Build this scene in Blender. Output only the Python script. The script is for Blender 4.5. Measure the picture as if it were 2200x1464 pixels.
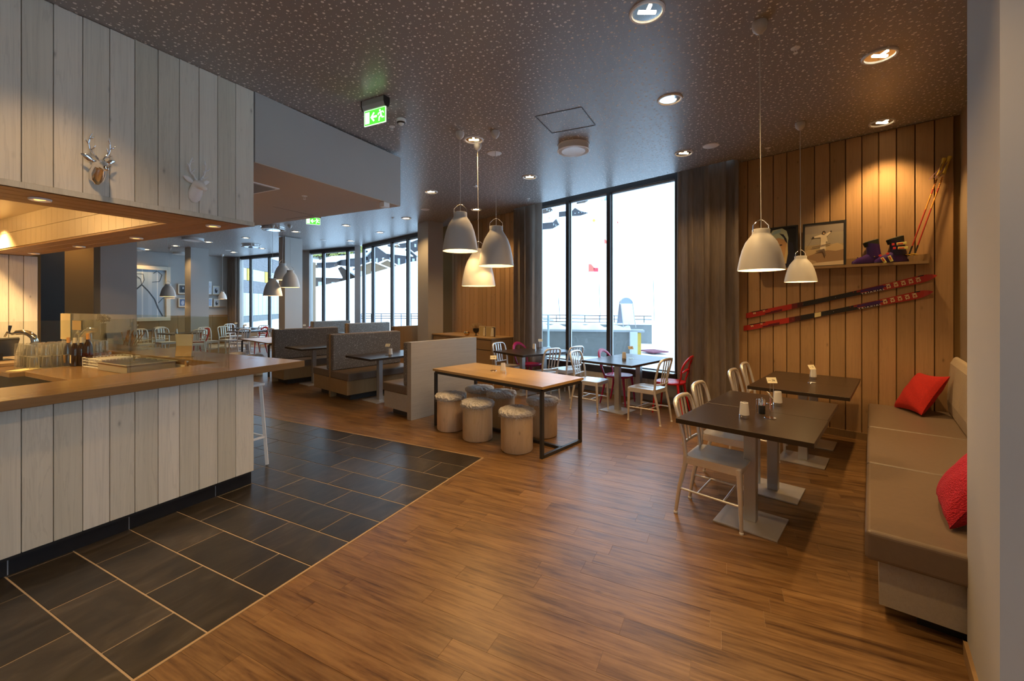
import bpy, bmesh, math, random
from mathutils import Vector, Matrix
random.seed(7)
S = bpy.context.scene
for o in list(bpy.data.objects): bpy.data.objects.remove(o)
COL = S.collection
R = math.radians

# ---------- camera, sky, exposure ----------
F = 907.0; HZ = 654.0; EYE = 1.6        # focal length in px of a 2200 px frame, horizon row, eye height
cam = bpy.data.cameras.new('camera'); co = bpy.data.objects.new('camera', cam); COL.objects.link(co)
co.location = (0, 0, EYE); co.rotation_euler = (R(90), 0, 0)
cam.sensor_width = 36; cam.lens = 36 * F / 2200; cam.shift_y = (HZ - 732) / 2200
cam.clip_start = .05; cam.clip_end = 600
S.camera = co
S.view_settings.view_transform = 'Standard'; S.view_settings.look = 'None'
S.view_settings.gamma = 1; S.view_settings.use_curve_mapping = False
S.view_settings.exposure = 0.9
W = bpy.data.worlds.new('world'); S.world = W; W.use_nodes = True
W.node_tree.nodes['Background'].inputs[0].default_value = (.52, .75, 1, 1)
W.node_tree.nodes['Background'].inputs[1].default_value = 2.1
WARM = (1, .61, .25)

# ---------- pixel <-> place ----------
def at(px, py, z=0.0):                       # the point at height z seen at a pixel
    t = (EYE - z) * F / (py - HZ); return Vector(((px - 1100) / F * t, t, z))
def ah(px, py, Y): return Vector(((px - 1100) / F * Y, Y, EYE + (HZ - py) / F * Y))
def CZ(x, y): return 3.472 + .013 * (x + y)  # the ceiling rises a little towards the windows
def atc(px, py):
    r = (px - 1100) / F; t = 1.872 / ((HZ - py) / F - .013 * (1 + r)); return Vector((r * t, t, CZ(r * t, t)))
AA = math.atan2(.8944, .4472)                # frame A (bar, tiles): local x = u, local y = v
def uv(u, v, z=0.0): return Vector((.4472 * u - .8944 * v, .8944 * u + .4472 * v, z))
def to_uv(p): return (.4472 * p[0] + .8944 * p[1], -.8944 * p[0] + .4472 * p[1])
def on_v(px, v):                             # u coordinate on the plane v = const at a pixel column
    r = (px - 1100) / F; return v * (.8944 + .4472 * r) / (.4472 - .8944 * r)
def on_u(px, u):
    r = (px - 1100) / F; return u * (.4472 - .8944 * r) / (.8944 + .4472 * r)
BO = Vector((4.65, 4.45, 0)); AB = R(135)    # frame B (ski wall, windows): x runs left along the wall, y into the room
def wb(x, y, z=0.0): return Vector((BO.x - .7071 * x - .7071 * y, BO.y + .7071 * x - .7071 * y, z))
def on_b(px, y=0.0):                         # x along wall B at a pixel column, y metres in front of it
    r = (px - 1100) / F; s = 9.1 - y * 1.4142; Y = s / (1 + r); X = s - Y
    return ((BO.x - X) + (Y - BO.y)) * .7071
def b_pt(px, py, y=0.0):                     # (x, z) on the plane parallel to wall B
    r = (px - 1100) / F; Y = (9.1 - y * 1.4142) / (1 + r); return on_b(px, y), EYE + (HZ - py) / F * Y
AE = math.atan2(.762, .648)                  # furniture direction e1; e2 is 90 degrees to its left
E1 = Vector((.648, .762, 0)); E2 = Vector((-.762, .648, 0))

# ---------- mesh builder ----------
class MB:
    def __init__(s): s.v = []; s.f = []; s.mi = []
    def add(s, vs, fs, mi=0):
        b = len(s.v); s.v += [tuple(x) for x in vs]; s.f += [tuple(i + b for i in f) for f in fs]; s.mi += [mi] * len(fs); return s
    def box(s, x0, x1, y0, y1, z0, z1, mi=0, M=None):
        vs = [Vector((x, y, z)) for z in (z0, z1) for y in (y0, y1) for x in (x0, x1)]
        if M is not None: vs = [M @ q for q in vs]
        return s.add(vs, [(0, 2, 3, 1), (4, 5, 7, 6), (0, 1, 5, 4), (2, 6, 7, 3), (0, 4, 6, 2), (1, 3, 7, 5)], mi)
    def bar(s, a, b, w, h, mi=0, up=(0, 0, 1)):       # a square bar from a to b
        a = Vector(a); b = Vector(b); d = (b - a); L = d.length; d.normalize()
        x = d.cross(Vector(up)); x = x.normalized() if x.length > 1e-4 else Vector((1, 0, 0)); y = x.cross(d)
        M = Matrix((x, d, y)).transposed().to_4x4(); M.translation = a
        return s.box(-w / 2, w / 2, 0, L, -h / 2, h / 2, mi, M)
    def prism(s, poly, z0, z1, mi=0, M=None):
        n = len(poly); g = lambda z, p: z(*p) if callable(z) else z
        vs = [Vector((p[0], p[1], g(z0, p))) for p in poly] + [Vector((p[0], p[1], g(z1, p))) for p in poly]
        if M is not None: vs = [M @ q for q in vs]
        return s.add(vs, [tuple(range(n - 1, -1, -1)), tuple(range(n, 2 * n))] + [(i, (i + 1) % n, n + (i + 1) % n, n + i) for i in range(n)], mi)
    def tube(s, pts, r, n=8, mi=0, cap=True, flat=1.0, up=(0, 0, 1)):
        pts = [Vector(p) for p in pts]; k = len(pts); rr = r if isinstance(r, (list, tuple)) else [r] * k
        vs = []; X = None
        for i, p in enumerate(pts):
            d = (pts[min(i + 1, k - 1)] - pts[max(i - 1, 0)]).normalized()
            if X is None:
                X = d.cross(Vector(up)); X = X.normalized() if X.length > 1e-3 else d.orthogonal().normalized()
            else:
                X = X - d * X.dot(d); X = X.normalized() if X.length > 1e-6 else d.orthogonal().normalized()
            Y = d.cross(X)
            for j in range(n):
                a = 2 * math.pi * j / n; vs.append(p + X * math.cos(a) * rr[i] + Y * math.sin(a) * rr[i] * flat)
        fs = [(i * n + j, i * n + (j + 1) % n, (i + 1) * n + (j + 1) % n, (i + 1) * n + j) for i in range(k - 1) for j in range(n)]
        if cap: fs += [tuple(range(n - 1, -1, -1)), tuple(range((k - 1) * n, k * n))]
        return s.add(vs, fs, mi)
    def lathe(s, prof, n=24, c=(0, 0, 0), mi=0, M=None, cap=True):
        vs = []; c = Vector(c)
        for (r, z) in prof:
            for j in range(n):
                a = 2 * math.pi * j / n; q = Vector((r * math.cos(a), r * math.sin(a), z))
                vs.append((M @ q if M is not None else q) + c)
        k = len(prof)
        fs = [(i * n + j, i * n + (j + 1) % n, (i + 1) * n + (j + 1) % n, (i + 1) * n + j) for i in range(k - 1) for j in range(n)]
        if cap and prof[0][0] > 1e-5 and prof[0] != prof[-1]: fs.append(tuple(range(n - 1, -1, -1)))
        if cap and prof[-1][0] > 1e-5 and prof[0] != prof[-1]: fs.append(tuple(range((k - 1) * n, k * n)))
        return s.add(vs, fs, mi)
    def quad(s, a, b, c, d, mi=0): return s.add([a, b, c, d], [(0, 1, 2, 3)], mi)
    def mesh(s, name, mats, smooth=None):
        me = bpy.data.meshes.new(name); me.from_pydata(s.v, [], s.f)
        for m in (mats if isinstance(mats, (list, tuple)) else [mats]): me.materials.append(m)
        if any(s.mi): me.polygons.foreach_set('material_index', s.mi)
        if smooth is not None:
            me.polygons.foreach_set('use_smooth', [True] * len(me.polygons)); me.set_sharp_from_angle(angle=R(smooth))
        me.validate(); me.update(); return me
    def build(s, name, mats, parent=None, smooth=None, bevel=0, seg=2, solid=0, sub=0):
        return link(name, s.mesh(name, mats, smooth), parent, bevel, seg, solid, sub)
def link(name, me, parent=None, bevel=0, seg=2, solid=0, sub=0):
    o = bpy.data.objects.new(name, me); COL.objects.link(o)
    if parent is not None: o.parent = parent
    if solid: m = o.modifiers.new('solid', 'SOLIDIFY'); m.thickness = solid; m.offset = 0
    if bevel: m = o.modifiers.new('bevel', 'BEVEL'); m.width = bevel; m.segments = seg; m.limit_method = 'ANGLE'; m.angle_limit = R(40)
    if sub: m = o.modifiers.new('sub', 'SUBSURF'); m.levels = sub; m.render_levels = sub
    return o
def tag(o, label, cat, group=None, kind=None):
    o['label'] = label; o['category'] = cat
    if group: o['group'] = group
    if kind: o['kind'] = kind
    return o
def thing(name, label, cat, loc=(0, 0, 0), rz=0.0, group=None, kind=None):
    o = bpy.data.objects.new(name, None); COL.objects.link(o); o.empty_display_size = .1
    o.location = loc; o.rotation_euler = (0, 0, rz); return tag(o, label, cat, group, kind)
def struct(name, loc=(0, 0, 0), rz=0.0):
    o = bpy.data.objects.new(name, None); COL.objects.link(o); o.location = loc; o.rotation_euler = (0, 0, rz); o['kind'] = 'structure'; return o
def S_(o): o['kind'] = 'structure'; return o
def place(o, loc, rz=0.0): o.location = loc; o.rotation_euler = (0, 0, rz); return o
def dup(root, loc, rz, label=None, group=None):
    KIDS = {}
    r = root.copy(); COL.objects.link(r); r.location = loc; r.rotation_euler = (0, 0, rz)
    if label: r['label'] = label
    if group: r['group'] = group
    for ch in root.children:
        c = ch.copy(); COL.objects.link(c); c.parent = r
        for g in ch.children:
            d = g.copy(); COL.objects.link(d); d.parent = c
    return r

# ---------- materials ----------
class G:
    def __init__(s, name):
        s.m = bpy.data.materials.new(name); s.m.use_nodes = True; s.t = s.m.node_tree.nodes; s.l = s.m.node_tree.links
        s.b = s.t['Principled BSDF']; s.out = s.t['Material Output']
    def n(s, typ, ins=None, out=0, **kw):
        q = s.t.new('ShaderNode' + typ)
        for k, v in kw.items(): setattr(q, k, v)
        for k, v in (ins or {}).items():
            if isinstance(v, bpy.types.NodeSocket): s.l.new(v, q.inputs[k])
            else: q.inputs[k].default_value = v
        return q.outputs[out]
    def math(s, op, a, b=0.0): return s.n('Math', {0: a, 1: b}, operation=op)
    def set(s, k, v):
        if isinstance(v, bpy.types.NodeSocket): s.l.new(v, s.b.inputs[k])
        else: s.b.inputs[k].default_value = v
    def ramp(s, fac, stops):
        q = s.t.new('ShaderNodeValToRGB'); s.l.new(fac, q.inputs[0]); e = q.color_ramp.elements
        while len(e) < len(stops): e.new(.5)
        for i, (p, c) in enumerate(stops): e[i].position = p; e[i].color = (*c, 1) if len(c) == 3 else c
        return q.outputs[0]
    def mix(s, f, a, b, bt='MIX'):
        q = s.t.new('ShaderNodeMix'); q.data_type = 'RGBA'; q.blend_type = bt
        for i, v in ((0, f), (6, a), (7, b)):
            if isinstance(v, bpy.types.NodeSocket): s.l.new(v, q.inputs[i])
            else: q.inputs[i].default_value = v if i == 0 else (*v, 1)
        return q.outputs[2]
    def rnd(s):
        a = s.n('ObjectInfo', out=5); b = s.n('NewGeometry', out=8); return s.math('FRACT', s.math('ADD', a, s.math('MULTIPLY', b, 7.31)))
    def co(s, scale=(1, 1, 1), rnd=0.0):
        c = s.n('TexCoord', out=3)
        if rnd:
            r = s.math('MULTIPLY', s.rnd(), rnd)
            c = s.n('VectorMath', {0: c, 1: s.n('CombineXYZ', {0: r, 1: r, 2: r})}, operation='ADD')
        return s.n('Mapping', {0: c, 3: scale})
    def bump(s, h, st=.3, d=.01): s.set('Normal', s.n('Bump', {'Strength': st, 'Distance': d, 'Height': h}))
def L(c):                                     # sRGB 0-255 -> linear
    return tuple(((x / 255 + .055) / 1.055) ** 2.4 if x > 10 else x / 255 / 12.92 for x in c)
def plain(name, c, rough=.6, metal=0, spec=.5, emit=0, noise=.06, nscale=14, bump=0, sheen=0, ecol=None):
    g = G(name); k = g.n('TexNoise', {'Vector': g.co(), 'Scale': nscale, 'Detail': 3})
    g.set('Base Color', g.mix(k, tuple(x * (1 - noise) for x in c), tuple(min(1, x * (1 + noise)) for x in c)))
    g.set('Roughness', rough); g.set('Metallic', metal); g.set('Specular IOR Level', spec)
    if emit: g.set('Emission Color', (*(ecol or c), 1)); g.set('Emission Strength', emit)
    if bump: g.bump(k, bump, .004)
    if sheen: g.set('Sheen Weight', sheen)
    return g.m
def wood(name, c1, c2, axis=2, rough=.6, knots=.5, var=.25, spec=.4, fine=75, low=.55, sc=15, bump=.15):
    g = G(name); a = [sc, sc, sc]; a[axis] = low; f = [fine, fine, fine]; f[axis] = 2.0; kk = [8, 8, 8]; kk[axis] = 3.6
    n1 = g.n('TexNoise', {'Vector': g.co(a, 37.0), 'Scale': 1.0, 'Detail': 5, 'Roughness': .55, 'Distortion': .6})
    n2 = g.n('TexNoise', {'Vector': g.co(f, 11.0), 'Scale': 1.0, 'Detail': 3})
    ring = g.math('FRACT', g.math('MULTIPLY', n1, 9.0)); ring = g.math('ABSOLUTE', g.math('SUBTRACT', ring, .5))
    base = g.mix(g.math('ADD', g.math('MULTIPLY', n1, .55), g.math('MULTIPLY', n2, .45)), c1, c2)
    base = g.mix(g.math('MULTIPLY', g.math('LESS_THAN', ring, .10), .16), base, tuple(x * .62 for x in c1))
    vo = g.n('TexVoronoi', {'Vector': g.co(kk, 19.0), 'Scale': 1.0}, feature='F1')
    kn = g.ramp(vo, [(0.0, (1, 1, 1)), (.035, (.9, .9, .9)), (.075, (.25, .25, .25)), (.13, (0, 0, 0))])
    base = g.mix(g.math('MULTIPLY', kn, knots), base, tuple(x * .28 for x in c1))
    r = g.rnd(); v = g.math('ADD', 1 - var / 2, g.math('MULTIPLY', r, var))
    base = g.mix(1.0, base, g.n('CombineColor', {0: v, 1: v, 2: g.math('MULTIPLY', v, g.math('ADD', .96, g.math('MULTIPLY', r, .06)))}), 'MULTIPLY')
    g.set('Base Color', base); g.set('Roughness', rough); g.set('Specular IOR Level', spec)
    if bump: g.bump(n2, bump, .004)
    return g.m
def printed(name, emit=0.0, rough=.5):        # flat print: colour from the mesh's colour attribute
    g = G(name); c = g.n('VertexColor', layer_name='Col'); g.set('Base Color', c); g.set('Roughness', rough)
    if emit: g.set('Emission Color', c); g.set('Emission Strength', emit)
    return g.m
def art(name, polys, mat, parent, M, thick=.0012):   # thin flat print built up of coloured shapes; polys in local (x, z)
    vs = []; fs = []; cols = []
    for i, (pts, c) in enumerate(polys):
        b = len(vs); d = thick * (i + 1) * .35
        vs += [M @ Vector((p[0], d, p[1])) for p in pts]; fs.append(tuple(range(b, b + len(pts)))); cols.append(c)
    me = bpy.data.meshes.new(name); me.from_pydata(vs, [], fs); me.materials.append(mat)
    at_ = me.color_attributes.new('Col', 'FLOAT_COLOR', 'CORNER'); k = 0
    for p, c in zip(me.polygons, cols):
        for _ in p.loop_indices: at_.data[k].color = (*L(c), 1); k += 1
    return link(name, me, parent)
def ell(cx, cy, rx, ry, n=18, a0=0, a1=360, rot=0):
    o = []
    for i in range(n):
        a = R(a0 + (a1 - a0) * i / (n if a1 - a0 == 360 else n - 1)); x = rx * math.cos(a); y = ry * math.sin(a)
        o.append((cx + x * math.cos(rot) - y * math.sin(rot), cy + x * math.sin(rot) + y * math.cos(rot)))
    return o
def text(name, body, size, mat, parent, loc, rot, ext=.0006, align='CENTER', bold=0.0):
    cu = bpy.data.curves.new(name, 'FONT'); cu.body = body; cu.size = size; cu.extrude = ext; cu.offset = bold; cu.align_x = align; cu.align_y = 'CENTER'
    t = bpy.data.objects.new(name + '_tmp', cu); COL.objects.link(t)
    me = bpy.data.meshes.new_from_object(t.evaluated_get(bpy.context.evaluated_depsgraph_get())); bpy.data.objects.remove(t)
    me.materials.clear(); me.materials.append(mat)
    o = link(name, me, parent); o.location = loc; o.rotation_euler = rot; return o

PINE = wood('washed_pine', (.56, .52, .43), (.80, .75, .64), 2, .62, .55, .26)
PINE_B = wood('warm_lit_pine', (.34, .20, .09), (.52, .32, .15), 2, .6, .6, .28)  # same pine as the bar, with warm lamplight put into its colour
TRIMW = wood('oak_edge', (.36, .24, .12), (.52, .36, .20), 0, .5, .3, .1)
SOFFW = wood('soffit_wood', (.30, .17, .07), (.44, .27, .13), 0, .5, .3, .15)
COUNT = wood('counter_wood', (.20, .115, .05), (.30, .18, .085), 0, .22, .2, .12, spec=.6, bump=.03)
OAKT = wood('oak_table', (.40, .24, .085), (.56, .36, .15), 0, .38, .3, .2, bump=.05)
VENEER = wood('grey_oak_veneer', (.34, .30, .25), (.46, .41, .35), 0, .5, .05, .05, sc=26, low=.8, bump=.05)
VENBR = wood('brown_veneer', (.26, .16, .07), (.36, .23, .11), 2, .5, .1, .08, sc=20, bump=.04)
CABW = wood('cabinet_oak', (.30, .185, .08), (.42, .27, .13), 0, .5, .15, .1, sc=16, bump=.04)
LOG = wood('log_wood', (.50, .33, .18), (.74, .55, .35), 2, .65, .55, .3, sc=5, low=.8)
DARKT = plain('dark_laminate', (.034, .022, .013), .31, noise=.15, nscale=60, spec=.5)
EDGE = plain('dark_edge', (.03, .026, .024), .5)
STEEL = plain('black_steel', (.035, .033, .032), .45)
ALU = plain('brushed_aluminium', (.84, .83, .80), .36, .72, noise=.04, nscale=90)
CHROME = plain('chrome', (.85, .85, .86), .07, 1, noise=.01)
SILV = plain('silver_paint', (.50, .50, .51), .38, .75, noise=.03)
BASEP = plain('grey_base_plate', (.58, .56, .54), .42, .5, noise=.05)
WHITE = plain('white_plastic', (.86, .86, .85), .45, noise=.02)
LAMPW = plain('lamp_white', (.62, .61, .58), .5, noise=.02)
FROST = plain('frosted_glass', (.85, .84, .82), .35, noise=.02)
LEATH = plain('taupe_leather', (.16, .115, .08), .42, noise=.10, nscale=30, bump=.06)
LEATHD = plain('dark_leather', (.085, .072, .062), .45, noise=.1, nscale=30, bump=.06)
BLACKP = plain('black_plastic', (.02, .02, .02), .4)
GREYW = plain('grey_wall_paint', (.46, .45, .43), .75, noise=.03, nscale=3)
BEIGEW = plain('beige_soffit_paint', (.55, .47, .38), .75, noise=.03, nscale=3)
DARKW = plain('dark_wall_paint', (.24, .14, .04), .75, noise=.04, nscale=3)
WFRAME = plain('dark_window_frame', (.035, .030, .030), .4)
WLIGHT = plain('aluminium_bead', (.60, .62, .66), .35, .6)
RED = plain('red_plastic', (.50, .012, .02), .3, noise=.05)
PINK = plain('magenta_plastic', (.42, .012, .10), .3, noise=.05)
SNOW = plain('snow', (.88, .91, .96), .8, noise=.02, nscale=.6, bump=.3)
CONC = plain('concrete', (.22, .23, .225), .85, noise=.22, nscale=3)
CREAM = plain('cream_panel', (.66, .55, .35), .4, noise=.04, nscale=2)
PRINT = printed('print'); PRINT_E = printed('lit_print', 1.1)
GOLD = plain('brass', (.75, .5, .2), .15, 1)
g = G('clear_glass'); fr = g.math('ADD', .035, g.math('MULTIPLY', g.math('POWER', g.n('LayerWeight', out=1), 5.0), .7)); tr = g.n('BsdfTransparent', {'Color': (.97, .985, .98, 1)}); gl = g.n('BsdfGlossy', {'Roughness': .02})
g.l.new(g.n('MixShader', {0: fr, 1: tr, 2: gl}), g.out.inputs[0]); GLASS = g.m
g = G('tinted_glass'); fr = g.math('ADD', .04, g.math('MULTIPLY', g.math('POWER', g.n('LayerWeight', out=1), 5.0), .7)); tr = g.n('BsdfTransparent', {'Color': (.93, .955, .92, 1)}); gl = g.n('BsdfGlossy', {'Roughness': .02})
g.l.new(g.n('MixShader', {0: fr, 1: tr, 2: gl}), g.out.inputs[0]); TGLASS = g.m
def glow(name, c, s):
    g = G(name); g.l.new(g.n('Emission', {'Color': (*c, 1), 'Strength': s}), g.out.inputs[0]); return g.m
BULB = glow('warm_bulb', (1, .74, .42), 9); BULB2 = glow('bright_bulb', (1, .86, .58), 22)
g = G('glassware'); fc = g.n('LayerWeight', out=1); a = g.n('MixShader', {0: .45, 1: g.n('BsdfGlossy', {'Roughness': .12}), 2: g.n('BsdfTranslucent', {'Color': (.95, .93, .88, 1)})})
g.l.new(g.n('MixShader', {0: g.math('ADD', .14, g.math('MULTIPLY', g.math('POWER', fc, 1.6), .75)), 1: g.n('BsdfTransparent', {'Color': (.98, .98, .97, 1)}), 2: a}), g.out.inputs[0]); GWARE = g.m
# ceiling: dark satin metal sheet with felt-backed random perforation
g = G('perforated_ceiling'); c = g.n('TexCoord', out=3)
def dots(sc, r0, r1, seed):
    vo = g.t.new('ShaderNodeTexVoronoi'); vo.inputs['Scale'].default_value = sc; vo.inputs['Randomness'].default_value = .8; vo.voronoi_dimensions = '2D'
    g.l.new(g.n('Mapping', {0: c, 1: (seed, seed * 2, 0), 2: (0, 0, .4)}), vo.inputs['Vector'])
    sp = g.n('SeparateColor', {0: vo.outputs[1]}); thr = g.math('ADD', r0, g.math('MULTIPLY', sp, r1 - r0))
    return g.math('LESS_THAN', vo.outputs[0], thr)
d = g.math('MAXIMUM', dots(15, .095, .145, 3.3), dots(23, .045, .105, 8.1))
g.set('Base Color', g.mix(d, (.29, .275, .265), (.95, .93, .90))); g.set('Specular IOR Level', .55)
g.set('Roughness', g.math('ADD', .36, g.math('MULTIPLY', d, .5))); g.bump(g.math('SUBTRACT', 1.0, d), .5, .003); CEILM = g.m
# vinyl plank floor
g = G('vinyl_plank'); a = g.co((20, 2.2, 1), 53.0); b = g.co((70, 3.0, 1), 17.0)
n1 = g.n('TexNoise', {'Vector': a, 'Scale': 1, 'Detail': 6, 'Roughness': .68, 'Distortion': .25}); n2 = g.n('TexNoise', {'Vector': b, 'Scale': 1, 'Detail': 4})
base = g.ramp(g.math('ADD', g.math('MULTIPLY', n1, .65), g.math('MULTIPLY', n2, .35)), [(.36, (.070, .030, .010)), (.46, (.165, .083, .028)), (.60, (.255, .142, .054))])
vo = g.n('TexVoronoi', {'Vector': g.co((9, 3.2, 1), 29.0), 'Scale': 1}); kn = g.ramp(vo, [(0, (1, 1, 1)), (.06, (.5, .5, .5)), (.12, (0, 0, 0))])
base = g.mix(g.math('MULTIPLY', kn, .7), base, (.07, .035, .015))
v = g.math('ADD', .86, g.math('MULTIPLY', g.rnd(), .26)); base = g.mix(1.0, base, g.n('CombineColor', {0: v, 1: v, 2: v}), 'MULTIPLY')
g.set('Base Color', base); g.set('Roughness', g.math('ADD', .27, g.math('MULTIPLY', n2, .16))); g.set('Specular IOR Level', .5); g.bump(n2, .12, .003); VINYL = g.m
# slate tile
g = G('slate_tile'); n1 = g.n('TexNoise', {'Vector': g.co((1.2, 3, 1), 91.0), 'Scale': 2.2, 'Detail': 6, 'Roughness': .6, 'Distortion': 1.5})
base = g.ramp(n1, [(.3, (.022, .018, .013)), (.55, (.045, .036, .026)), (.72, (.075, .062, .048))])
v = g.math('ADD', .7, g.math('MULTIPLY', g.rnd(), .6)); base = g.mix(1.0, base, g.n('CombineColor', {0: v, 1: v, 2: v}), 'MULTIPLY')
g.set('Base Color', base); g.set('Roughness', .30); g.set('Specular IOR Level', .5); g.bump(n1, .18, .006); SLATE = g.m
GROUT = plain('grout', (.46, .36, .26), .8, noise=.1); PLINTH = plain('plinth_slate', (.015, .016, .02), .35, noise=.3, nscale=8)
# curtains and upholstery
g = G('linen_curtain'); n1 = g.n('TexNoise', {'Vector': g.co((60, 60, 5)), 'Scale': 1, 'Detail': 4})
g.set('Base Color', g.ramp(n1, [(.25, (.17, .135, .11)), (.75, (.27, .22, .18))])); g.set('Roughness', .9); g.bump(n1, .4, .004)
g.l.new(g.n('MixShader', {0: .12, 1: g.b.outputs[0], 2: g.n('BsdfTranslucent', {'Color': (.5, .42, .36, 1)})}), g.out.inputs[0]); CURT = g.m
g = G('speckled_felt'); n1 = g.n('TexNoise', {'Vector': g.co(), 'Scale': 55, 'Detail': 4}); vo = g.n('TexVoronoi', {'Vector': g.co(), 'Scale': 60})
sp = g.ramp(vo, [(.18, (1, 1, 1)), (.3, (0, 0, 0))]); g.set('Base Color', g.mix(g.math('MULTIPLY', sp, g.ramp(n1, [(.42, (0, 0, 0)), (.55, (1, 1, 1))])), (.15, .135, .12), (.66, .64, .61)))
g.set('Roughness', .9); g.bump(n1, .5, .004); FELT = g.m
g = G('ribbed_beige_fabric'); wv = g.n('TexWave', {'Vector': g.co(), 'Scale': 16, 'Distortion': 5, 'Detail': 2})
g.set('Base Color', g.mix(wv, (.36, .28, .19), (.52, .43, .31))); g.set('Roughness', .9); g.bump(wv, .6, .008); RIBB = g.m
g = G('sheepskin'); n1 = g.n('TexNoise', {'Vector': g.co(), 'Scale': 42, 'Detail': 5}); g.set('Base Color', g.mix(n1, (.46, .44, .42), (.74, .71, .67))); g.set('Roughness', 1); g.bump(n1, 1, .02); FUR = g.m
def knit(name, c, sc, bm):
    g = G(name); n1 = g.n('TexVoronoi', {'Vector': g.co((1, 1, 1)), 'Scale': sc}); g.set('Base Color', g.mix(n1, tuple(x * .7 for x in c), c)); g.set('Roughness', .9); g.bump(n1, bm, .006); return g.m
REDC = knit('red_cotton', (.50, .015, .008), 90, .1); REDK = knit('crimson_knit', (.50, .010, .03), 130, .9)
# ---------- floor: slate tiles by the bar, vinyl planks elsewhere ----------
TB, UE = 2.237, 3.79                          # tile field: v > TB and u < UE
fl = MB(); fl.prism([(-3, -4.5), (-3, 19), (11, 19), (11, 11), (8.6, -4.5)], -.12, -.003).build('floor', GROUT); floor = bpy.data.objects['floor']
S_(floor); floor.rotation_euler = (0, 0, AA)
PW = .1252
def clipx(v0, v1, u0, u1): return v0, v1
rows = []; random.seed(3)
u = -2.2; k = 0
while u < 10.55:
    lim = TB - .006 if u + PW <= UE + .02 else 18.4
    v = -3.9 - random.random() * .9
    while v < lim:
        e = min(v + .95, lim)
        # keep only what lies inside the room: wall B is X + Y = 9.3
        uc, vc = u + PW / 2, (v + e) / 2; s = 1.3416 * uc - .4472 * vc
        if e - v > .02 and s < 9.75 and Vector((.4472 * uc - .8944 * vc, .8944 * uc + .4472 * vc)).length < 19:
            p = uv(uc, vc); rows.append((p.y if p.y > .3 and abs(p.x) < p.y * 1.5 + 1 else 50 + p.length, u, v, e))
        v = e
    u += PW
rows.sort(); rest = MB()
for i, (d, u, v, e) in enumerate(rows):
    if i < 290:
        m = MB(); m.box(u + .0006, u + PW - .0006, v + .0006, e - .0006, -.012, random.uniform(-.0004, .0002)); m.build('plank', VINYL, floor)
    else: rest.box(u + .0006, u + PW - .0006, v + .0006, e - .0006, -.012, 0)
o = rest.build('planks', VINYL, floor); o['kind'] = 'stuff'; o.name = 'plank_field'
TW = .2905; random.seed(5)
for r in range(-7, 10):
    u0 = .886 + TW * r + .004; u1 = u0 + TW - .008
    if r == 9: u1 = UE - .004
    v = TB + .012; ln = .302 if r % 2 == 0 else .603
    vmax = 3.9 if u1 < 2.4 else 9.4
    while v < vmax:
        m = MB(); z = random.uniform(-.001, .0006); m.box(u0, u1, v, v + ln - .007, -.012, z); m.build('tile', SLATE, floor, bevel=.0015, seg=1); v += ln; ln = .603
m = MB(); m.box(-2.5, UE, TB - .005, TB + .009, -.012, .0022); m.build('edge_strip', TRIMW, floor)
m = MB(); m.box(UE, UE + .012, TB - .005, 9.4, -.012, .0022); m.build('edge_strip', TRIMW, floor)

# ---------- ceiling ----------
def cpoly(poly, lift=0.0): return MB().prism(poly, lambda x, y: CZ(x, y) + lift, lambda x, y: CZ(x, y) + lift + .10)
w_ = lambda x, y: tuple(wb(x, y))[:2]
nx0, nx1 = 2.09, 6.36
poly = [tuple(uv(-3, 18.6))[:2], tuple(uv(-3, -4.5))[:2], (7.5, -1.0), w_(-.9, 1.0), w_(-.9, -.1), w_(nx0, -.1), w_(nx0, .19), w_(nx1, .19), w_(nx1, -.1), w_(13.9, -.1), tuple(uv(10.6, 11))[:2], tuple(uv(10.6, 18.6))[:2]]
poly.reverse()
ceil = cpoly(poly).build('ceiling', CEILM); S_(ceil)
# triangulate the concave slab safely
bm = bmesh.new(); bm.from_mesh(ceil.data); bmesh.ops.recalc_face_normals(bm, faces=bm.faces); bmesh.ops.triangulate(bm, faces=[f for f in bm.faces if len(f.verts) > 4]); bm.to_mesh(ceil.data); bm.free()
MB().box(nx0 - .05, nx1 + .05, -.55, .30, 3.95, 4.02).box(nx0 - .05, nx1 + .05, .20, .24, 3.70, 3.95).build('curtain_recess', GREYW, ceil)
ceil.children[0].matrix_local = Matrix.Translation(BO) @ Matrix.Rotation(AB, 4, 'Z')
pa = atc(1216, 260); m = MB()                       # access hatch: four recessed joint strips
hc = [atc(1150, 250), atc(1249, 230), atc(1279, 269), atc(1186, 286)]
for i in range(4):
    a, b = hc[i], hc[(i + 1) % 4]; m.bar(a + Vector((0, 0, -.002)), b + Vector((0, 0, -.002)), .008, .004)
m.build('hatch_joint', EDGE, ceil)

# ---------- wall B: ski wall, window wall, wood wall ----------
wr = struct('wall_right', BO, AB)
MB().box(-.75, 2.12, -.20, -.03, 0, 3.66).build('wall_core', DARKW, wr)
sx = [on_b(p) for p in (2050, 2008, 1966, 1926, 1887.5, 1851.4, 1816.5, 1782.5, 1750, 1719, 1690, 1661, 1633, 1606, 1582)]
random.seed(11)
for i in range(14):
    x0, x1 = sx[i], sx[i + 1]; top = CZ(*wb((x0 + x1) / 2, 0)[:2])
    m = MB(); m.box(x0 + .0045, x1 - .0045, -.03, random.uniform(-.003, 0), .06, top - .004); m.build('plank', PINE_B, wr, bevel=.003, seg=1)
b_ = MB(); b_.box(-.3, 2.1, 0, .014, 0, .085).build('baseboard_right', VENBR); o = bpy.data.objects['baseboard_right']; S_(o); o.location = BO; o.rotation_euler = (0, 0, AB)
wc = struct('wall_rear', BO, AB)
MB().box(6.0, 9.1, -.20, -.03, 0, 3.66).build('wall_core', DARKW, wc)
x = 6.34
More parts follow.
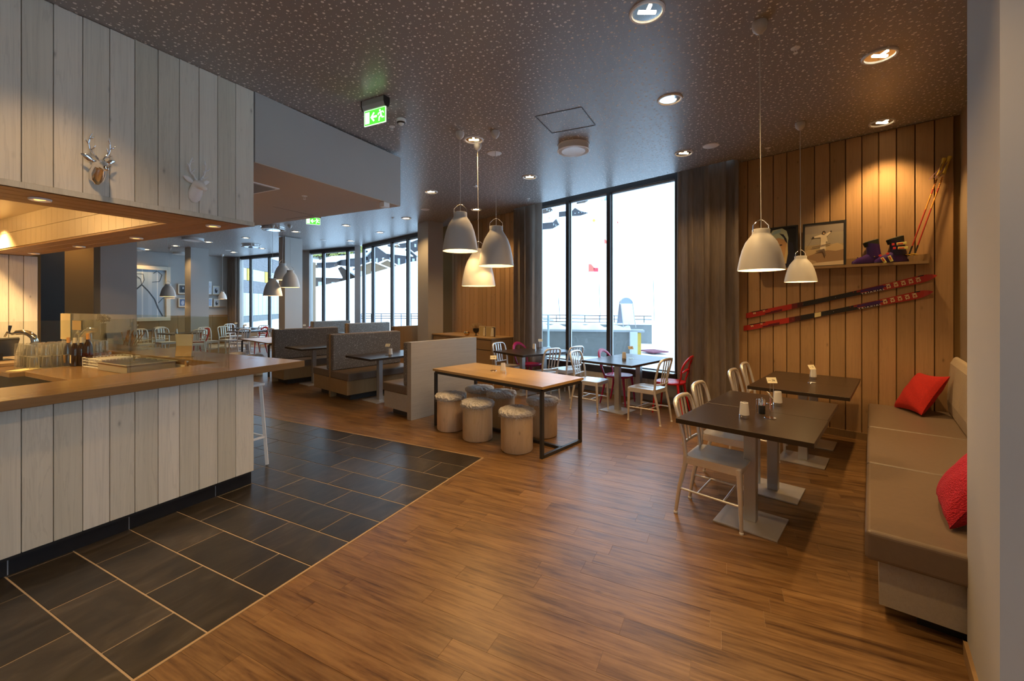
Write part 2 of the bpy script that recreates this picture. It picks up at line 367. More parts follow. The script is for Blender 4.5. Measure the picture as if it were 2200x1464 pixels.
while x < 8.62:
    top = CZ(*wb(x + .07, 0)[:2]); m = MB(); m.box(x + .004, x + .148, -.03, random.uniform(-.003, 0), .0, top - .004); m.build('plank', PINE_B, wc, bevel=.003, seg=1); x += .152
MB().box(8.7, 9.2, -.12, -.0, 0, 3.62).build('wall_end', DARKW, wc)
wa = struct('wall_back', BO, AB)                     # masonry round the windows
MB().box(2.0, 3.02, -.34, -.14, 0, 3.95).box(6.0, 6.42, -.34, -.14, 0, 3.95).box(3.02, 6.0, -.34, -.14, 0, .40).build('wall_core', GREYW, wa)
MB().box(9.1, 13.62, -.16, -.02, 0, .50).build('wall_core', GREYW, wa)
def window(name, x0, x1, y, z0, z1, mull, M0, rz, fw=.055, dep=.10):
    w = struct(name, M0, rz); xs = [x0] + mull + [x1]
    m = MB(); m.box(x0, x1, y, y + dep, z0 - .10, z0).box(x0, x1, y, y + dep, z1, z1 + .12).box(x0 - fw, x0, y, y + dep, z0 - .1, z1 + .12).box(x1, x1 + fw, y, y + dep, z0 - .1, z1 + .12)
    m.build('frame', WFRAME, w)
    for a in mull: MB().box(a - fw / 2, a + fw / 2, y, y + dep, z0, z1).build('mullion', WFRAME, w)
    for a, b in zip(xs[:-1], xs[1:]):
        a2 = a + (fw / 2 if a != x0 else 0); b2 = b - (fw / 2 if b != x1 else 0)
        m = MB(); t = .016
        m.box(a2, a2 + t, y + .02, y + .045, z0, z1).box(b2 - t, b2, y + .02, y + .045, z0, z1).box(a2, b2, y + .02, y + .045, z1 - .035, z1).box(a2, b2, y + .02, y + .045, z0, z0 + t)
        bd = m.build('bead', WLIGHT, w); MB().box(a2 + t, b2 - t, y + .028, y + .036, z0 + t, z1 - .035).build('pane', GLASS, w)
    return w
ys = -.20
w1 = window('window_1', 3.05, 5.97, ys - .02, .512, 3.60, [on_b(1312, ys), on_b(1224, ys)], BO, AB, .075)
MB().box(3.02, 5.9, -.10, .0, .50, .512).box(3.02, 5.9, -.115, -.10, .44, .512).build('sill_strip', WLIGHT, w1)
MB().box(3.0, 5.9, -.14, -.02, .38, .50).build('sill', WFRAME, w1)
w2 = window('window_2', 9.12, on_b(779), -.12, .58, 3.48, [on_b(p, -.05) for p in (876, 842, 801)], BO, AB, .075)
p = wb(on_b(768), 0); o = MB().box(-.09, .09, -.09, .09, 0, 3.6).build('trim_1', SILV); place(o, (p.x, p.y, 0), R(20)); S_(o)
wl = struct('wall_far', (0, 0, 0), AA)                # wall A, u = 10.5
MB().box(10.5, 10.66, 11.0, 18.6, 0, .50).box(10.5, 10.66, 17.75, 18.6, .5, 3.6).box(10.5, 10.66, 13.55, 14.25, .5, 3.6).build('wall_core', GREYW, wl)
def ma(px): return on_u(px, 10.5)
for nm, pa_, pb_, mu in (('window_3', 765, 657, (744, 692)), ('window_4', 622, 512, (576, 536))):
    # local x of the window runs along v, so turn the frame a quarter
    window(nm, ma(pa_), ma(pb_), -10.62, .58, 3.46, [ma(q) for q in mu], (0, 0, 0), AA + R(90), .085)
wle = struct('wall_left', (0, 0, 0), AA)
MB().box(-3, 10.6, 18.4, 18.6, 0, 3.62).build('wall_core', GREYW, wle)
x = -1.0
while x < 10.4: MB().box(x + .003, min(x + .597, 10.45), 18.375, 18.4, 0, 1.17).build('panel', VENBR, wle, bevel=.002, seg=1); x += .6
MB().box(-3, -2.9, -4.5, 18.6, 0, 3.62).build('wall_core', GREYW, wle)
# near pillar and the wall behind the bench
wn = struct('wall_near', (2.07, 1.92, 0), AE)         # local -y runs right-forward
MB().box(-.64, 0, -3.2, 0, 0, 3.62).build('pillar', GREYW, wn)
MB().box(-.64, .0, -.004, .014, 0, .07).box(-.012, .0, .0, .014, 0, .07).build('baseboard', VENBR, wn)
MB().box(0, 3.66, -.55, -.38, 0, 3.66).build('wall_core', plain('tan_wall_paint', (.28, .21, .14), .75, noise=.03), wn)
window('added_window_behind', -8.2, 4.4, 0, .5, 3.2, [-8.2 + 1.4 * k for k in range(1, 9)], (0, -4.2, 0), R(180), .08)  # unseen window wall added to let more daylight into the room
wbh = struct('wall_behind'); MB().box(-4.5, 8.3, -4.35, -4.1, 0, .4).box(-4.5, 8.3, -4.35, -4.1, 3.32, 3.6).box(8.25, 8.4, -4.2, 3.6, 0, 3.7).build('wall_core', GREYW, wbh)
o = MB().prism([(-60, -4.4), (60, -4.4), (60, -70), (-60, -70)][::-1], .1, .25).build('ground_behind', SNOW); S_(o)
# columns
def column(pts, z1=3.62, name='column'):
    o = MB().prism(pts, 0, z1).build(name, GREYW); S_(o); return o
for i, (a, b, c, d) in enumerate(((3.29, 3.79, 9.47, 9.72), (7.86, 8.42, 16.0, 16.36), (7.86, 8.42, 11.16, 11.43))):
    o = column([(a, c), (b, c), (b, d), (a, d)], 3.53 if i else 3.52); o.rotation_euler = (0, 0, AA)
o = column([(8.6, .35), (9.05, .35), (9.05, .78), (8.6, .78)], 3.58); place(o, BO, AB)
# passage behind the bar
o = MB().box(-2, 2.36, 10.2, 10.3, 0, 3.5).box(2.36, 2.46, 9.0, 10.3, 0, 3.5).build('wall_passage', DARKW); o.rotation_euler = (0, 0, AA); S_(o)
o = MB().box(on_v(70, 12.36), on_v(138, 12.36), 12.34, 12.38, 0, 3.4).build('recess_shade_sheet', BLACKP); o.rotation_euler = (0, 0, AA); S_(o)  # black sheet standing in for the shade of the recess, not a door
o = MB().box(2.9, 4.6, 12.4, 12.5, 0, 3.5).build('wall_passage', DARKW); o.rotation_euler = (0, 0, AA); S_(o)

# ---------- bar: plank fascia above, cladding below ----------
VB = 3.72; useam = [on_v(p, VB) for p in (46, 115, 178, 236, 290, 340, 386, 428, 468, 506.5, 545.6)]
us = [useam[0] - .1365 * k for k in range(14, 0, -1)] + useam
hood = thing('bar_canopy', 'dropped plank canopy with downlights above the bar', 'canopy', (0, 0, 0), AA)
random.seed(21)
for a, b in zip(us[:-1], us[1:]):
    top = CZ(*uv((a + b) / 2, VB)[:2]); MB().box(a + .002, b - .002, VB, VB + .022 + random.uniform(0, .002), 2.325, top - .003).build('plank', PINE, hood, bevel=.002, seg=1)
MB().box(us[0], 2.33, VB + .022, VB + .06, 2.33, 3.48).box(2.27, 2.31, VB + .03, 8.86, 2.33, 3.48).build('backing', EDGE, hood)
MB().box(us[0], 2.327, VB - .003, VB + .03, 2.29, 2.325).build('edge_board', PINE, hood)
for k in range(4): MB().box(us[0], 2.32 if k == 0 else 1.91, VB + .002 + .135 * k + .002, VB + .135 * (k + 1) - .001, 2.29, 2.31).build('soffit_board', SOFFW, hood, bevel=.003, seg=1)
SOFFV = wood('soffit_wood_cross', (.30, .17, .07), (.44, .27, .13), 1, .5, .3, .15)
for k in range(3): MB().box(1.912 + .1365 * k, 1.912 + .1365 * (k + 1) - .003, VB + .137, 8.87, 2.29, 2.31).build('soffit_board', SOFFV, hood, bevel=.003, seg=1)
x = 4.26
while x < 8.86:
    for z0, z1 in ((2.31, 2.492), (2.496, 2.68)): MB().box(1.905, 1.918, x + .0015, x + .1485, z0, z1).build('panel', CREAM, hood)
    x += .15
MB().box(1.915, 1.93, 4.26, 8.87, 2.31, 2.70).build('panel_joint', VENBR, hood)
MB().box(us[0], 1.92, 4.24, 8.87, 2.68, 2.72).build('inner_ceiling', CREAM, hood)
wbar = struct('wall_bar', (0, 0, 0), AA)
for k in range(12): MB().box(2.40 - .14 * (k + 1) + .003, 2.40 - .14 * k - .003, 8.88, 8.905, 0, 2.288).build('plank', PINE, wbar, bevel=.003, seg=1)
MB().box(.6, 2.398, 8.905, 9.0, 0, 3.45).build('wall_core', DARKW, wbar)
# ventilation bulkhead
vb = thing('bulkhead', 'long painted ventilation bulkhead hanging beyond the bar canopy', 'bulkhead', (0, 0, 0), AA)
MB().box(2.335, 4.225, VB, 8.86, 2.87, 3.49).build('casing', GREYW, vb)
MB().box(2.335, 4.222, VB + .003, 8.86, 2.862, 2.87).build('underside', BEIGEW, vb)
m = MB(); pts = [to_uv(at(px, py, 2.86)) for px, py in ((543, 395), (637, 419), (562, 431))]
m.box(2.34, 2.98, 4.32, 4.95, 2.852, 2.862).build('grille_frame', WHITE, vb)
m = MB()
for k in range(28): m.box(2.37, 2.95, 4.35 + k * .0207, 4.35 + k * .0207 + .008, 2.846, 2.853)
m.box(2.37, 2.95, 4.35, 4.92, 2.8525, 2.8535).build('grille', plain('grille_grey', (.30, .27, .23), .6), vb)
MB().box(3.5, 4.1, 5.2, 5.206, 2.8605, 2.862).box(4.1, 4.106, 5.2, 5.8, 2.8605, 2.862).build('hatch_joint', EDGE, vb)

bar = thing('plank_bar', 'bar base clad in upright washed pine planks on dark plinth', 'bar', (0, 0, 0), AA)
random.seed(31)
for a, b in zip(us[:-1], us[1:]): MB().box(a + .002, b - .002, VB, VB + .022 + random.uniform(0, .002), .125, .989).build('plank', PINE, bar, bevel=.002, seg=1)
MB().box(us[0], 2.315, VB + .023, 4.12, .10, .989).box(1.62, 2.315, 4.12, 8.86, .10, .91).build('carcass', EDGE, bar)
pu = [us[0]] + [on_v(px, 3.769) for px in (17, 278, 463.7, 541)]; pu[0] = pu[1] - .61
for a, b in zip([pu[0] - .61] + pu[:-1], pu): MB().box(a + .003, b - .003, 3.772, 3.79, 0, .115).build('plinth_tile', PLINTH, bar)
MB().box(us[0], 2.337, 3.776, 3.80, 0, .113).box(2.30, 2.337, 3.80, 8.86, 0, .113).build('plinth_joint', WLIGHT, bar)
for k in range(35): MB().box(2.317, 2.337, VB + .025 + .146 * k, VB + .025 + .146 * k + .142, .125, .989).build('plank', PINE, bar) if k < 36 else None
ct = thing('bar_counter', 'polished brown wood counter running round the bar corner', 'counter', (0, 0, 0), AA)
MB().box(us[0], 2.78, 3.65, 4.25, .99, 1.05).build('counter_top', COUNT, ct, bevel=.004)
MB().box(2.32, 2.78, 4.252, 8.80, .99, 1.05).build('counter_top', COUNT, ct, bevel=.004)
wt = thing('bar_worktop', 'lower polished wood worktop inside the bar, under the glasses', 'worktop', (0, 0, 0), AA)
MB().box(1.54, 2.315, 4.256, 6.02, .905, .95).build('top', COUNT, wt, bevel=.003)
MB().box(1.44, 2.315, 6.024, 8.6, .905, .95).build('top', COUNT, wt, bevel=.003)
MB().box(1.60, 1.63, 4.26, 8.6, 0, .903).build('cabinet_front', BLACKP, wt)
# ---------- furniture ----------
def face(d): return math.atan2(d[1], d[0]) - R(90)
def make_alu_chair():
    t = thing('slat_back_chair', '', 'chair')
    m = MB(); n = 10; vs = []
    for iz, zz in enumerate((.0, -.016)):                       # dished seat
        for j in range(n + 1):
            for i in range(n + 1):
                a = -1 + 2 * i / n; b = -1 + 2 * j / n; w = .20 - .015 * (1 - b) * .5
                k = (1 - (1 - .14 * abs(b) ** 6)); x = a * w * (1 - .07 * abs(b) ** 6); y = b * .20 * (1 - .07 * abs(a) ** 6) + .01
                dz = -.014 * max(0, (1 - ((abs(a) - .42) / .5) ** 2)) * max(0, 1 - ((b + .1) / .9) ** 2) - .006 * max(0, b - .6)
                vs.append((x, y, .462 + zz + dz))
    N = n + 1; fs = []
    for j in range(n):
        for i in range(n):
            a = j * N + i; fs.append((a, a + 1, a + N + 1, a + N)); b = a + N * N; fs.append((b, b + N, b + N + 1, b + 1))
    for i in range(n):
        for q, r_ in ((i, i + 1), (n * N + i + 1, n * N + i), ((i + 1) * N, i * N), (i * N + n, (i + 1) * N + n)): fs.append((q, q + N * N, r_ + N * N, r_))
    m.add(vs, fs).build('seat', ALU, t, smooth=50)
    m = MB()
    m.box(-.185, .185, .178, .192, .400, .450).box(-.172, .172, -.186, -.172, .405, .450)
    for s in (-1, 1): m.bar((s * .172, -.18, .428), (s * .187, .185, .425), .014, .048)
    m.build('seat_rail', ALU, t, bevel=.003)
    for s in (-1, 1):
        m = MB(); m.tube([(s * .180, .178, .445), (s * .181, .185, .38), (s * .178, .195, .012)], [.021, .020, .012], 10).build('leg', ALU, t, smooth=60)
        f = MB(); f.lathe([(.0125, 0), (.0145, .002), (.0145, .014), (.0125, .016)], 10, (s * .178, .195, 0)); f.build('foot', WHITE, bpy.data.objects[-1] if False else t.children[-1], smooth=40)
        m = MB(); m.tube([(s * .168, -.185, .47), (s * .168, -.188, .40), (s * .163, -.235, .20), (s * .162, -.262, .012)], [.017, .017, .015, .012], 10).build('leg', ALU, t, smooth=60)
        f = MB(); f.lathe([(.0125, 0), (.0145, .002), (.0145, .014), (.0125, .016)], 10, (s * .162, -.262, 0)); f.build('foot', WHITE, t.children[-1], smooth=40)
    pts = [(-.168, -.185, .455), (-.172, -.20, .60), (-.178, -.235, .74), (-.176, -.252, .80), (-.16, -.266, .842), (-.125, -.273, .862), (-.06, -.280, .868), (0, -.282, .869)]
    pts += [(-x, y, z) for x, y, z in pts[-2::-1]]
    MB().tube(pts, [.015] * 4 + [.017] * 7 + [.015] * 4, 10, flat=1.0).build('back_frame', ALU, t, smooth=60)
    MB().tube([(-.17, -.208, .535), (-.08, -.222, .530), (0, -.226, .528), (.08, -.222, .530), (.17, -.208, .535)], .011, 8).build('back_rail', ALU, t, smooth=60)
    for x in (-.062, 0, .062):
        MB().bar((x, -.222, .53), (x * 1.05, -.250, .70), .024, .008, up=(0, 1, 0)).bar((x * 1.05, -.250, .70), (x * 1.08, -.279, .862), .024, .008, up=(0, 1, 0)).build('slat', ALU, t)
    for s in (-1, 1): MB().tube([(s * .163, -.236, .20), (s * .179, .190, .19)], .0085, 8).build('stretcher', ALU, t, smooth=60)
    for y in (-.10, .08): MB().tube([(-.171, y, .196), (.171, y, .196)], .0075, 8).build('stretcher', ALU, t, smooth=60)
    return t
def make_loop_chair(mat, nm):
    t = thing('loop_back_chair', '', 'chair')
    m = MB(); top = []; bot = []; n = 28; pr = []
    for i in range(n):
        a = 2 * math.pi * i / n; ca, sa = math.cos(a), math.sin(a)
        x = .215 * math.copysign(abs(ca) ** .7, ca) * (1 - .10 * (sa < 0) * abs(sa)); y = .21 * math.copysign(abs(sa) ** .7, sa); pr.append((x, y))
    rings = [(.2, .452), (.7, .455), (.93, .462), (1.0, .455), (1.0, .44), (.93, .428), (.2, .43)]
    vs = [(x * k, y * k + .01, z - (.012 if k < .8 and z > .44 else 0)) for k, z in rings for x, y in pr]
    fs = [(i * n + j, i * n + (j + 1) % n, (i + 1) * n + (j + 1) % n, (i + 1) * n + j) for i in range(len(rings) - 1) for j in range(n)] + [tuple(range(n)), tuple(range((len(rings) - 1) * n, len(rings) * n))]
    m.add(vs, fs).build('seat', mat, t, smooth=60)
    ring = []
    for i in range(25):
        a = R(-60 + 300 * i / 24) - R(0); x = .205 * math.cos(a); z = .655 + .19 * math.sin(a); y = -.19 - .075 * (z - .45) / .4 - .03 * math.cos(a) ** 2 * -1; ring.append((x, y, z))
    ring = [(.15, -.16, .44), (.175, -.17, .50)] + [(.205 * math.cos(R(a)), -.20 - .09 * ((.66 + .18 * math.sin(R(a))) - .46) / .38 + .04 * math.cos(R(a)) ** 2, .66 + .175 * math.sin(R(a))) for a in range(-30, 211, 12)] + [(-.175, -.17, .50), (-.15, -.16, .44)]
    k = len(ring); rad = [.020 + .014 * math.sin(math.pi * i / (k - 1)) for i in range(k)]
    MB().tube(ring, rad, 10, flat=.5, up=(0, 1, 0)).build('backrest', mat, t, smooth=60)
    MB().tube([(-.19, -.185, .60), (-.09, -.225, .64), (0, -.235, .655), (.09, -.225, .64), (.19, -.185, .60)], [.014, .02, .024, .02, .014], 8, flat=.5).build('back_strap', mat, t, smooth=60)
    for sx_, sy in ((-1, 1), (1, 1), (-1, -1), (1, -1)):
        MB().tube([(sx_ * .16, sy * .15 + .01, .44), (sx_ * .175, sy * .175 + .01, .25), (sx_ * .19, sy * .20 + .01 - (.03 if sy < 0 else 0), .0)], [.020, .016, .011], 8).build('leg', mat, t, smooth=60)
    return t
SPARE = {}
def chairs(first, spots, group):
    for i, (x, y, d, lab) in enumerate(spots):
        if first.get('used'): dup(first['o'], (x, y, 0), face(d), lab, group)
        else: o = first['o']; place(o, (x, y, 0), face(d)); o['label'] = lab; o['group'] = group; first['used'] = 1
ALC = {'o': make_alu_chair()}; PKC = {'o': make_loop_chair(PINK, 'p')}; RDC = {'o': make_loop_chair(RED, 'r')}
d1 = (.757, -.654); d2 = (-.70, .71); d3 = (.78, -.62)
chairs(ALC, [(1.56, 3.19, d1, 'brushed aluminium slat-back chair nearest the camera, at the front dark table'),
    (1.93, 3.74, d1, 'aluminium slat-back chair second from the camera, tucked behind the nearest one'),
    (2.66, 4.52, d1, 'aluminium slat-back chair at the far bench table, nearer of its two'),
    (3.07, 5.03, d1, 'aluminium slat-back chair at the far bench table, close to the brown curtain'),
    (1.20, 6.41, (.78, -.60), 'aluminium slat-back chair with pale seat beside the log stool table end'),
    (1.87, 5.82, d2, 'aluminium slat-back chair facing the window, in front of the red chair'),
    (-.05, 7.84, d3, 'silver slat-back chair between oak sideboard and window table'),
    (.51, 7.14, (-.62, .78), 'silver slat-back chair with its back to the room at the sideboard side window table'),
    (.95, 7.48, (-.62, .78), 'silver slat-back chair against the window between the two window tables')], 'aluminium chairs near the big window')
chairs(PKC, [(1.72, 6.86, d3, 'pink moulded plastic chair with white-lit seat behind the window table'),
    (.33, 8.12, d3, 'magenta moulded plastic chair by the curtain beside the sideboard')], 'pink and red moulded chairs')
chairs(RDC, [(2.36, 6.27, (-.80, .60), 'red loop-back plastic chair pulled up beside the brown curtain')], 'pink and red moulded chairs')

def table(label, O, ex, L_, ey, Wd, peds, name='dining_table', group='dark pedestal tables'):
    ex = Vector(ex).normalized(); rz = math.atan2(ex.y, ex.x); t = thing(name, label, 'table', (O[0], O[1], 0), rz, group)
    s = 1 if ex.x * ey[1] - ex.y * ey[0] > 0 else -1; y0, y1 = (0, Wd) if s > 0 else (-Wd, 0)
    MB().box(0, L_, y0, y1, .716, .75).build('tabletop', DARKT, t, bevel=.002)
    for px, py, hw in peds:
        py = py * s
        MB().box(px - .04, px + .04, py - .035, py + .035, .012, .712).build('pedestal', SILV, t, bevel=.004)
        MB().box(px - hw, px + hw, py - hw * .95, py + hw * .95, 0, .012).build('base_plate', BASEP, t, bevel=.002)
        MB().box(px - .16, px + .16, py - .16, py + .16, .706, .716).build('mounting_plate', EDGE, t)
    return t
A1 = Vector((1.22, 3.145)); 
table('near half of the dark bench table nearest the camera', (1.22, 3.145), (.735, -.678), .845, (.678, .735), .69, [(.42, .34, .205)])
o1 = (1.22 + .693 * .672, 3.145 + .693 * .740)
table('far half of the dark bench table nearest the camera, pushed against it', o1, (.735, -.678), .845, (.678, .735), .69, [(.43, .36, .205)])
table('near half of the dark table at the ski wall end of the bench', (2.45, 4.40), (.735, -.678), .84, (.69, .72), .67, [(.44, .33, .2)])
table('dark table half pushed against the ski wall planks', (2.45 + .672 * .678, 4.40 + .672 * .735), (.735, -.678), .84, (.69, .72), .67, [(.44, .36, .2)])
table('dark window table half between aluminium chairs, in front of the panes', (1.06, 6.42), (.70, -.714), .845, (.714, .70), .66, [(.42, .33, .2)])
table('dark window table half whose edge reaches the window sill', (1.06 + .663 * .714, 6.42 + .663 * .70), (.70, -.714), .845, (.714, .70), .60, [(.42, .30, .2)])
table('dark table beside the oak sideboard, set with candle and number card', (-.34, 7.73), (.57, -.82), .90, (.82, .57), 1.20, [(.42, .35, .19), (.42, .85, .19)])

# oak table on black frame with six log stools
lt = thing('long_table', 'long oak table on a black steel frame with log stools under it', 'table', (.312, 4.33, 0), math.atan2(.62, .785 * .80))
lt.rotation_euler = (0, 0, math.atan2(.558, .51)); LL, LW = 1.84, .77
for k in range(5): MB().box(0, LW, k * LL / 5 + .0006, (k + 1) * LL / 5 - .0006, .722, .75).build('board', OAKT, lt) if False else None
wv = LW / 4
OAKL = wood('oak_table_boards', (.42, .25, .09), (.58, .38, .16), 1, .33, .35, .22, bump=.04)
for k in range(4): MB().box(k * wv + .0004, (k + 1) * wv - .0004, 0, LL, .722, .75).build('board', OAKL, lt)
def sq(a, b): return MB().bar(a, b, .034, .034)
for y in (.03, LL - .03):
    for x in (.03, LW - .03): sq((x, y, 0), (x, y, .70)).build('leg', STEEL, lt)
    sq((.03, y, .017), (LW - .03, y, .017)).build('floor_rail', STEEL, lt)
    sq((.03, y, .704), (LW - .03, y, .704)).build('top_rail', STEEL, lt)
for x in (.03, LW - .03): sq((x, .03, .704), (x, LL - .03, .704)).build('top_rail', STEEL, lt)
sq((LW / 2, .03, .017), (LW / 2, LL - .03, .017)).build('floor_rail', STEEL, lt)
random.seed(9)
def log_stool(x, y, label, i):
    t = thing('log_stool', label, 'stool', (x, y, 0), random.uniform(0, 6), 'sheepskin topped log stools'); m = MB(); n = 40; prof = [(.168, .0), (.176, .012), (.177, .20), (.175, .40), (.168, .415)]
    vs = []; ph = random.uniform(0, 6)
    for r, z in prof:
        for j in range(n):
            a = 2 * math.pi * j / n; rr = r * (1 + .012 * math.sin(3 * a + ph) + .006 * math.sin(7 * a))
            if j in (5, 23): rr *= .965
            vs.append((rr * math.cos(a + .02 * z), rr * math.sin(a + .02 * z), z + .004))
    k = len(prof); fs = [(i_ * n + j, i_ * n + (j + 1) % n, (i_ + 1) * n + (j + 1) % n, (i_ + 1) * n + j) for i_ in range(k - 1) for j in range(n)] + [tuple(range(n - 1, -1, -1)), tuple(range((k - 1) * n, k * n))]
    m.add(vs, fs).build('log', LOG, t, smooth=35)
    MB().lathe([(.16, 0), (.16, .006)], 24).build('glide', BLACKP, t)
    m = MB(); vs = []; n = 64; rings = [(.0, .462), (.08, .463), (.15, .460), (.185, .448), (.200, .430), (.198, .408), (.184, .392)]
    for ri, (r, z) in enumerate(rings):
        for j in range(n):
            q = random.uniform(-.006, .006) * (1 if r > .05 else .2); vs.append(((r + q * 1.2) * math.cos(2 * math.pi * j / n), (r + q * 1.2) * math.sin(2 * math.pi * j / n), z + q + .012 * (random.random() - .5) * (ri == 6)))
    fs = [(i_ * n + j, i_ * n + (j + 1) % n, (i_ + 1) * n + (j + 1) % n, (i_ + 1) * n + j) for i_ in range(len(rings) - 1) for j in range(n)]
    for ti in range(2200):                                       # tufts
        a = random.uniform(0, 6.283); rr = .2 * math.sqrt(random.random()); edge = ti < 900
        if edge: rr = random.uniform(.18, .203)
        z = .460 if rr < .15 else .460 - (rr - .15) * .7 - (random.random() * .045 if edge else 0); b = len(vs); w = .0028
        ox, oy = rr * math.cos(a), rr * math.sin(a); dx, dy = random.uniform(-.009, .009), random.uniform(-.009, .009)
        if edge: dx += .010 * math.cos(a); dy += .010 * math.sin(a)
        vs += [(ox - w * math.sin(a), oy + w * math.cos(a), z), (ox + w * math.sin(a), oy - w * math.cos(a), z), (ox + dx, oy + dy, z + (random.uniform(.002, .007) if not edge else random.uniform(-.010, .006)))]; fs.append((b, b + 1, b + 2))
    m.add(vs, fs).build('sheepskin_cover', FUR, t)
    return t
for i, (x, y, lb) in enumerate([(.054, 4.64, 'log stool nearest the camera, with grey-beige sheepskin, split down its front'), (-.41, 5.03, 'middle log stool of the near row with sheepskin top'),
    (-.785, 5.42, 'log stool next to the black table leg at the booth end, dark knotted side'), (-.45, 5.87, 'rear log stool mostly hidden beneath the oak table, booth side'),
    (-.14, 5.57, 'rear log stool under the middle of the oak table'), (.375, 5.17, 'orange log stool behind the near table leg, window end')]): log_stool(x, y, lb, i)

# bench along the right wall
bn = thing('banquette', 'long taupe leather bench with oak base along the pillar side wall', 'bench', (1.785, 2.136, 0), AE)
for a, b in ((.0, 1.205), (1.21, 2.385), (2.39, 3.60)): MB().box(a, b, -.73, 0, .31, .46).build('seat_cushion', LEATH, bn, bevel=.022, seg=4)
MB().box(0.06, 3.55, -.72, -.055, .075, .31).build('base', VENEER, bn)
MB().box(.14, 3.5, -.68, -.20, 0, .075).build('plinth', BLACKP, bn)
m = MB(); pr = [(-.645, .46), (-.635, .60), (-.66, .98), (-.69, 1.045), (-.725, 1.05), (-.728, .46)]
Mx = Matrix(((0, 0, 1, 0), (1, 0, 0, 0), (0, 1, 0, 0), (0, 0, 0, 1)))
m.prism(pr, .1, 3.62, M=Mx).build('backrest', RIBB, bn, bevel=.018, seg=3)
def pillow(name, label, loc, rot, sz, mat, th=.09):
    m = MB(); n = 22; vs = []; fs = []
    for s_ in (1, -1):
        b = len(vs)
        for j in range(n + 1):
            for i in range(n + 1):
                a = -1 + 2 * i / n; c = -1 + 2 * j / n; h = max(0, (1 - a * a) * (1 - c * c)) ** .42
                pinch = 1 - .07 * (1 - abs(a * c)) * 1.0
                wr = .006 * math.sin(9 * a + 5 * c) * h * (1 - h * .6)
                vs.append((a * sz * (1 - .10 * (1 - c * c)), c * sz * (1 - .10 * (1 - a * a)), s_ * (th * h + wr + .001)))
        for j in range(n):
            for i in range(n):
                q = b + j * (n + 1) + i; f = (q, q + 1, q + n + 2, q + n + 1); fs.append(f if s_ > 0 else f[::-1])
    o = m.add(vs, fs).build(name, mat, None, smooth=80); tag(o, label, 'pillow', 'red pillows on the bench'); o.location = loc; o.rotation_euler = rot; return o
def epl(x, y, z): return tuple(Vector((1.785, 2.136, z)) + E1 * x + E2 * y)
def orient(o, loc, ax, ay):
    ax = Vector(ax).normalized(); ay = Vector(ay); ay = (ay - ax * ay.dot(ax)).normalized(); az = ax.cross(ay); M = Matrix((ax, ay, az)).transposed().to_4x4(); M.translation = loc; o.matrix_world = M
p_ = pillow('pillow', 'smooth bright red pillow slumped at the far end of the bench', (0, 0, 0), (0, 0, 0), .235, REDC, .085)
D1 = (E1 * -.307 + E2 * -.42 + Vector((0, 0, .44))).normalized(); D2 = (Vector((0, 0, .42)) + E1 * .80 + E2 * .05); D2 = (D2 - D1 * D2.dot(D1)).normalized(); orient(p_, epl(3.40, -.42, .665), D1 + D2, D1 - D2)
p_ = pillow('pillow', 'crimson knitted pillow half hidden behind the grey pillar', (0, 0, 0), (0, 0, 0), .225, REDK, .095); orient(p_, epl(.47, -.44, .665), E1, E2 * -.22 + Vector((0, 0, .36)))

# booths
def booth(label, O, L_, right, left, panel=.09, top=1.074, panmat=None, group='high-backed booth seats', fabric=True, name='booth_bench'):
    t = thing(name, label, 'booth', (O[0], O[1], 0), AE, group); pm = panmat or VENEER
    MB().box(0, L_, 0, panel, 0, top).build('back_panel', pm, t, bevel=.003)
    for side, on in ((1, left), (-1, right)):
        if not on: continue
        y = (lambda a: panel + a) if side > 0 else (lambda a: -a)
        def bx(a, b, c, d, z0, z1): return MB().box(a, b, min(y(c), y(d)), max(y(c), y(d)), z0, z1)
        bx(0, L_, 0, .56, .10, .335).build('seat_base', pm, t, bevel=.002)
        bx(.10, L_ - .04, .02, .48, 0, .10).build('plinth', EDGE, t)
        bx(-.004, L_ - .01, .0, .60, .335, .46).build('seat_cushion', LEATH, t, bevel=.018, seg=3)
        if fabric: bx(.0, L_ - .0, .0, .095, .462, top - .004).build('back_cushion', FELT, t, bevel=.02, seg=3)
    return t
booth('pale oak high-backed booth seat end panel behind the oak table', (-1.385, 5.79), 1.26, False, True)
booth('double booth seat with speckled grey backrest facing the oak table', (-3.13, 7.28), 1.36, True, True, .06, 1.08, VENBR)
booth('booth seat with brown-lit speckled backrest farthest from the oak table', (-4.93, 8.70), 1.36, True, False, .06, 1.08, VENBR)
booth('brown wood booth end beside the brown column', (-2.80, 10.05), 1.2, False, True, .06, 1.07, VENBR)
booth('back row booth with speckled grey backrest under the angled window', (-4.55, 11.65), 1.3, True, True, .06, 1.07, VENBR)
booth('back row booth with speckled backrest nearest the far column', (-6.15, 13.0), 1.2, True, True, .06, 1.07, VENBR)
for O, lb, n_ in (((-2.18, 6.50), 'dark table in the booth nearest the oak table', 1.15), ((-3.96, 7.95), 'dark table in the second booth from the oak table', 1.15), ((-3.15, 10.75), 'dark table in the back row booth by the brown column', 1.1), ((-4.80, 12.30), 'dark table in the back row booth farther from the column', 1.0)):
    table(lb, O, E2, .76, E1, n_, [(.38, .40, .21)] + ([(.38, .95, .2)] if n_ > 1.1 else []), 'booth_table', 'dark booth tables')

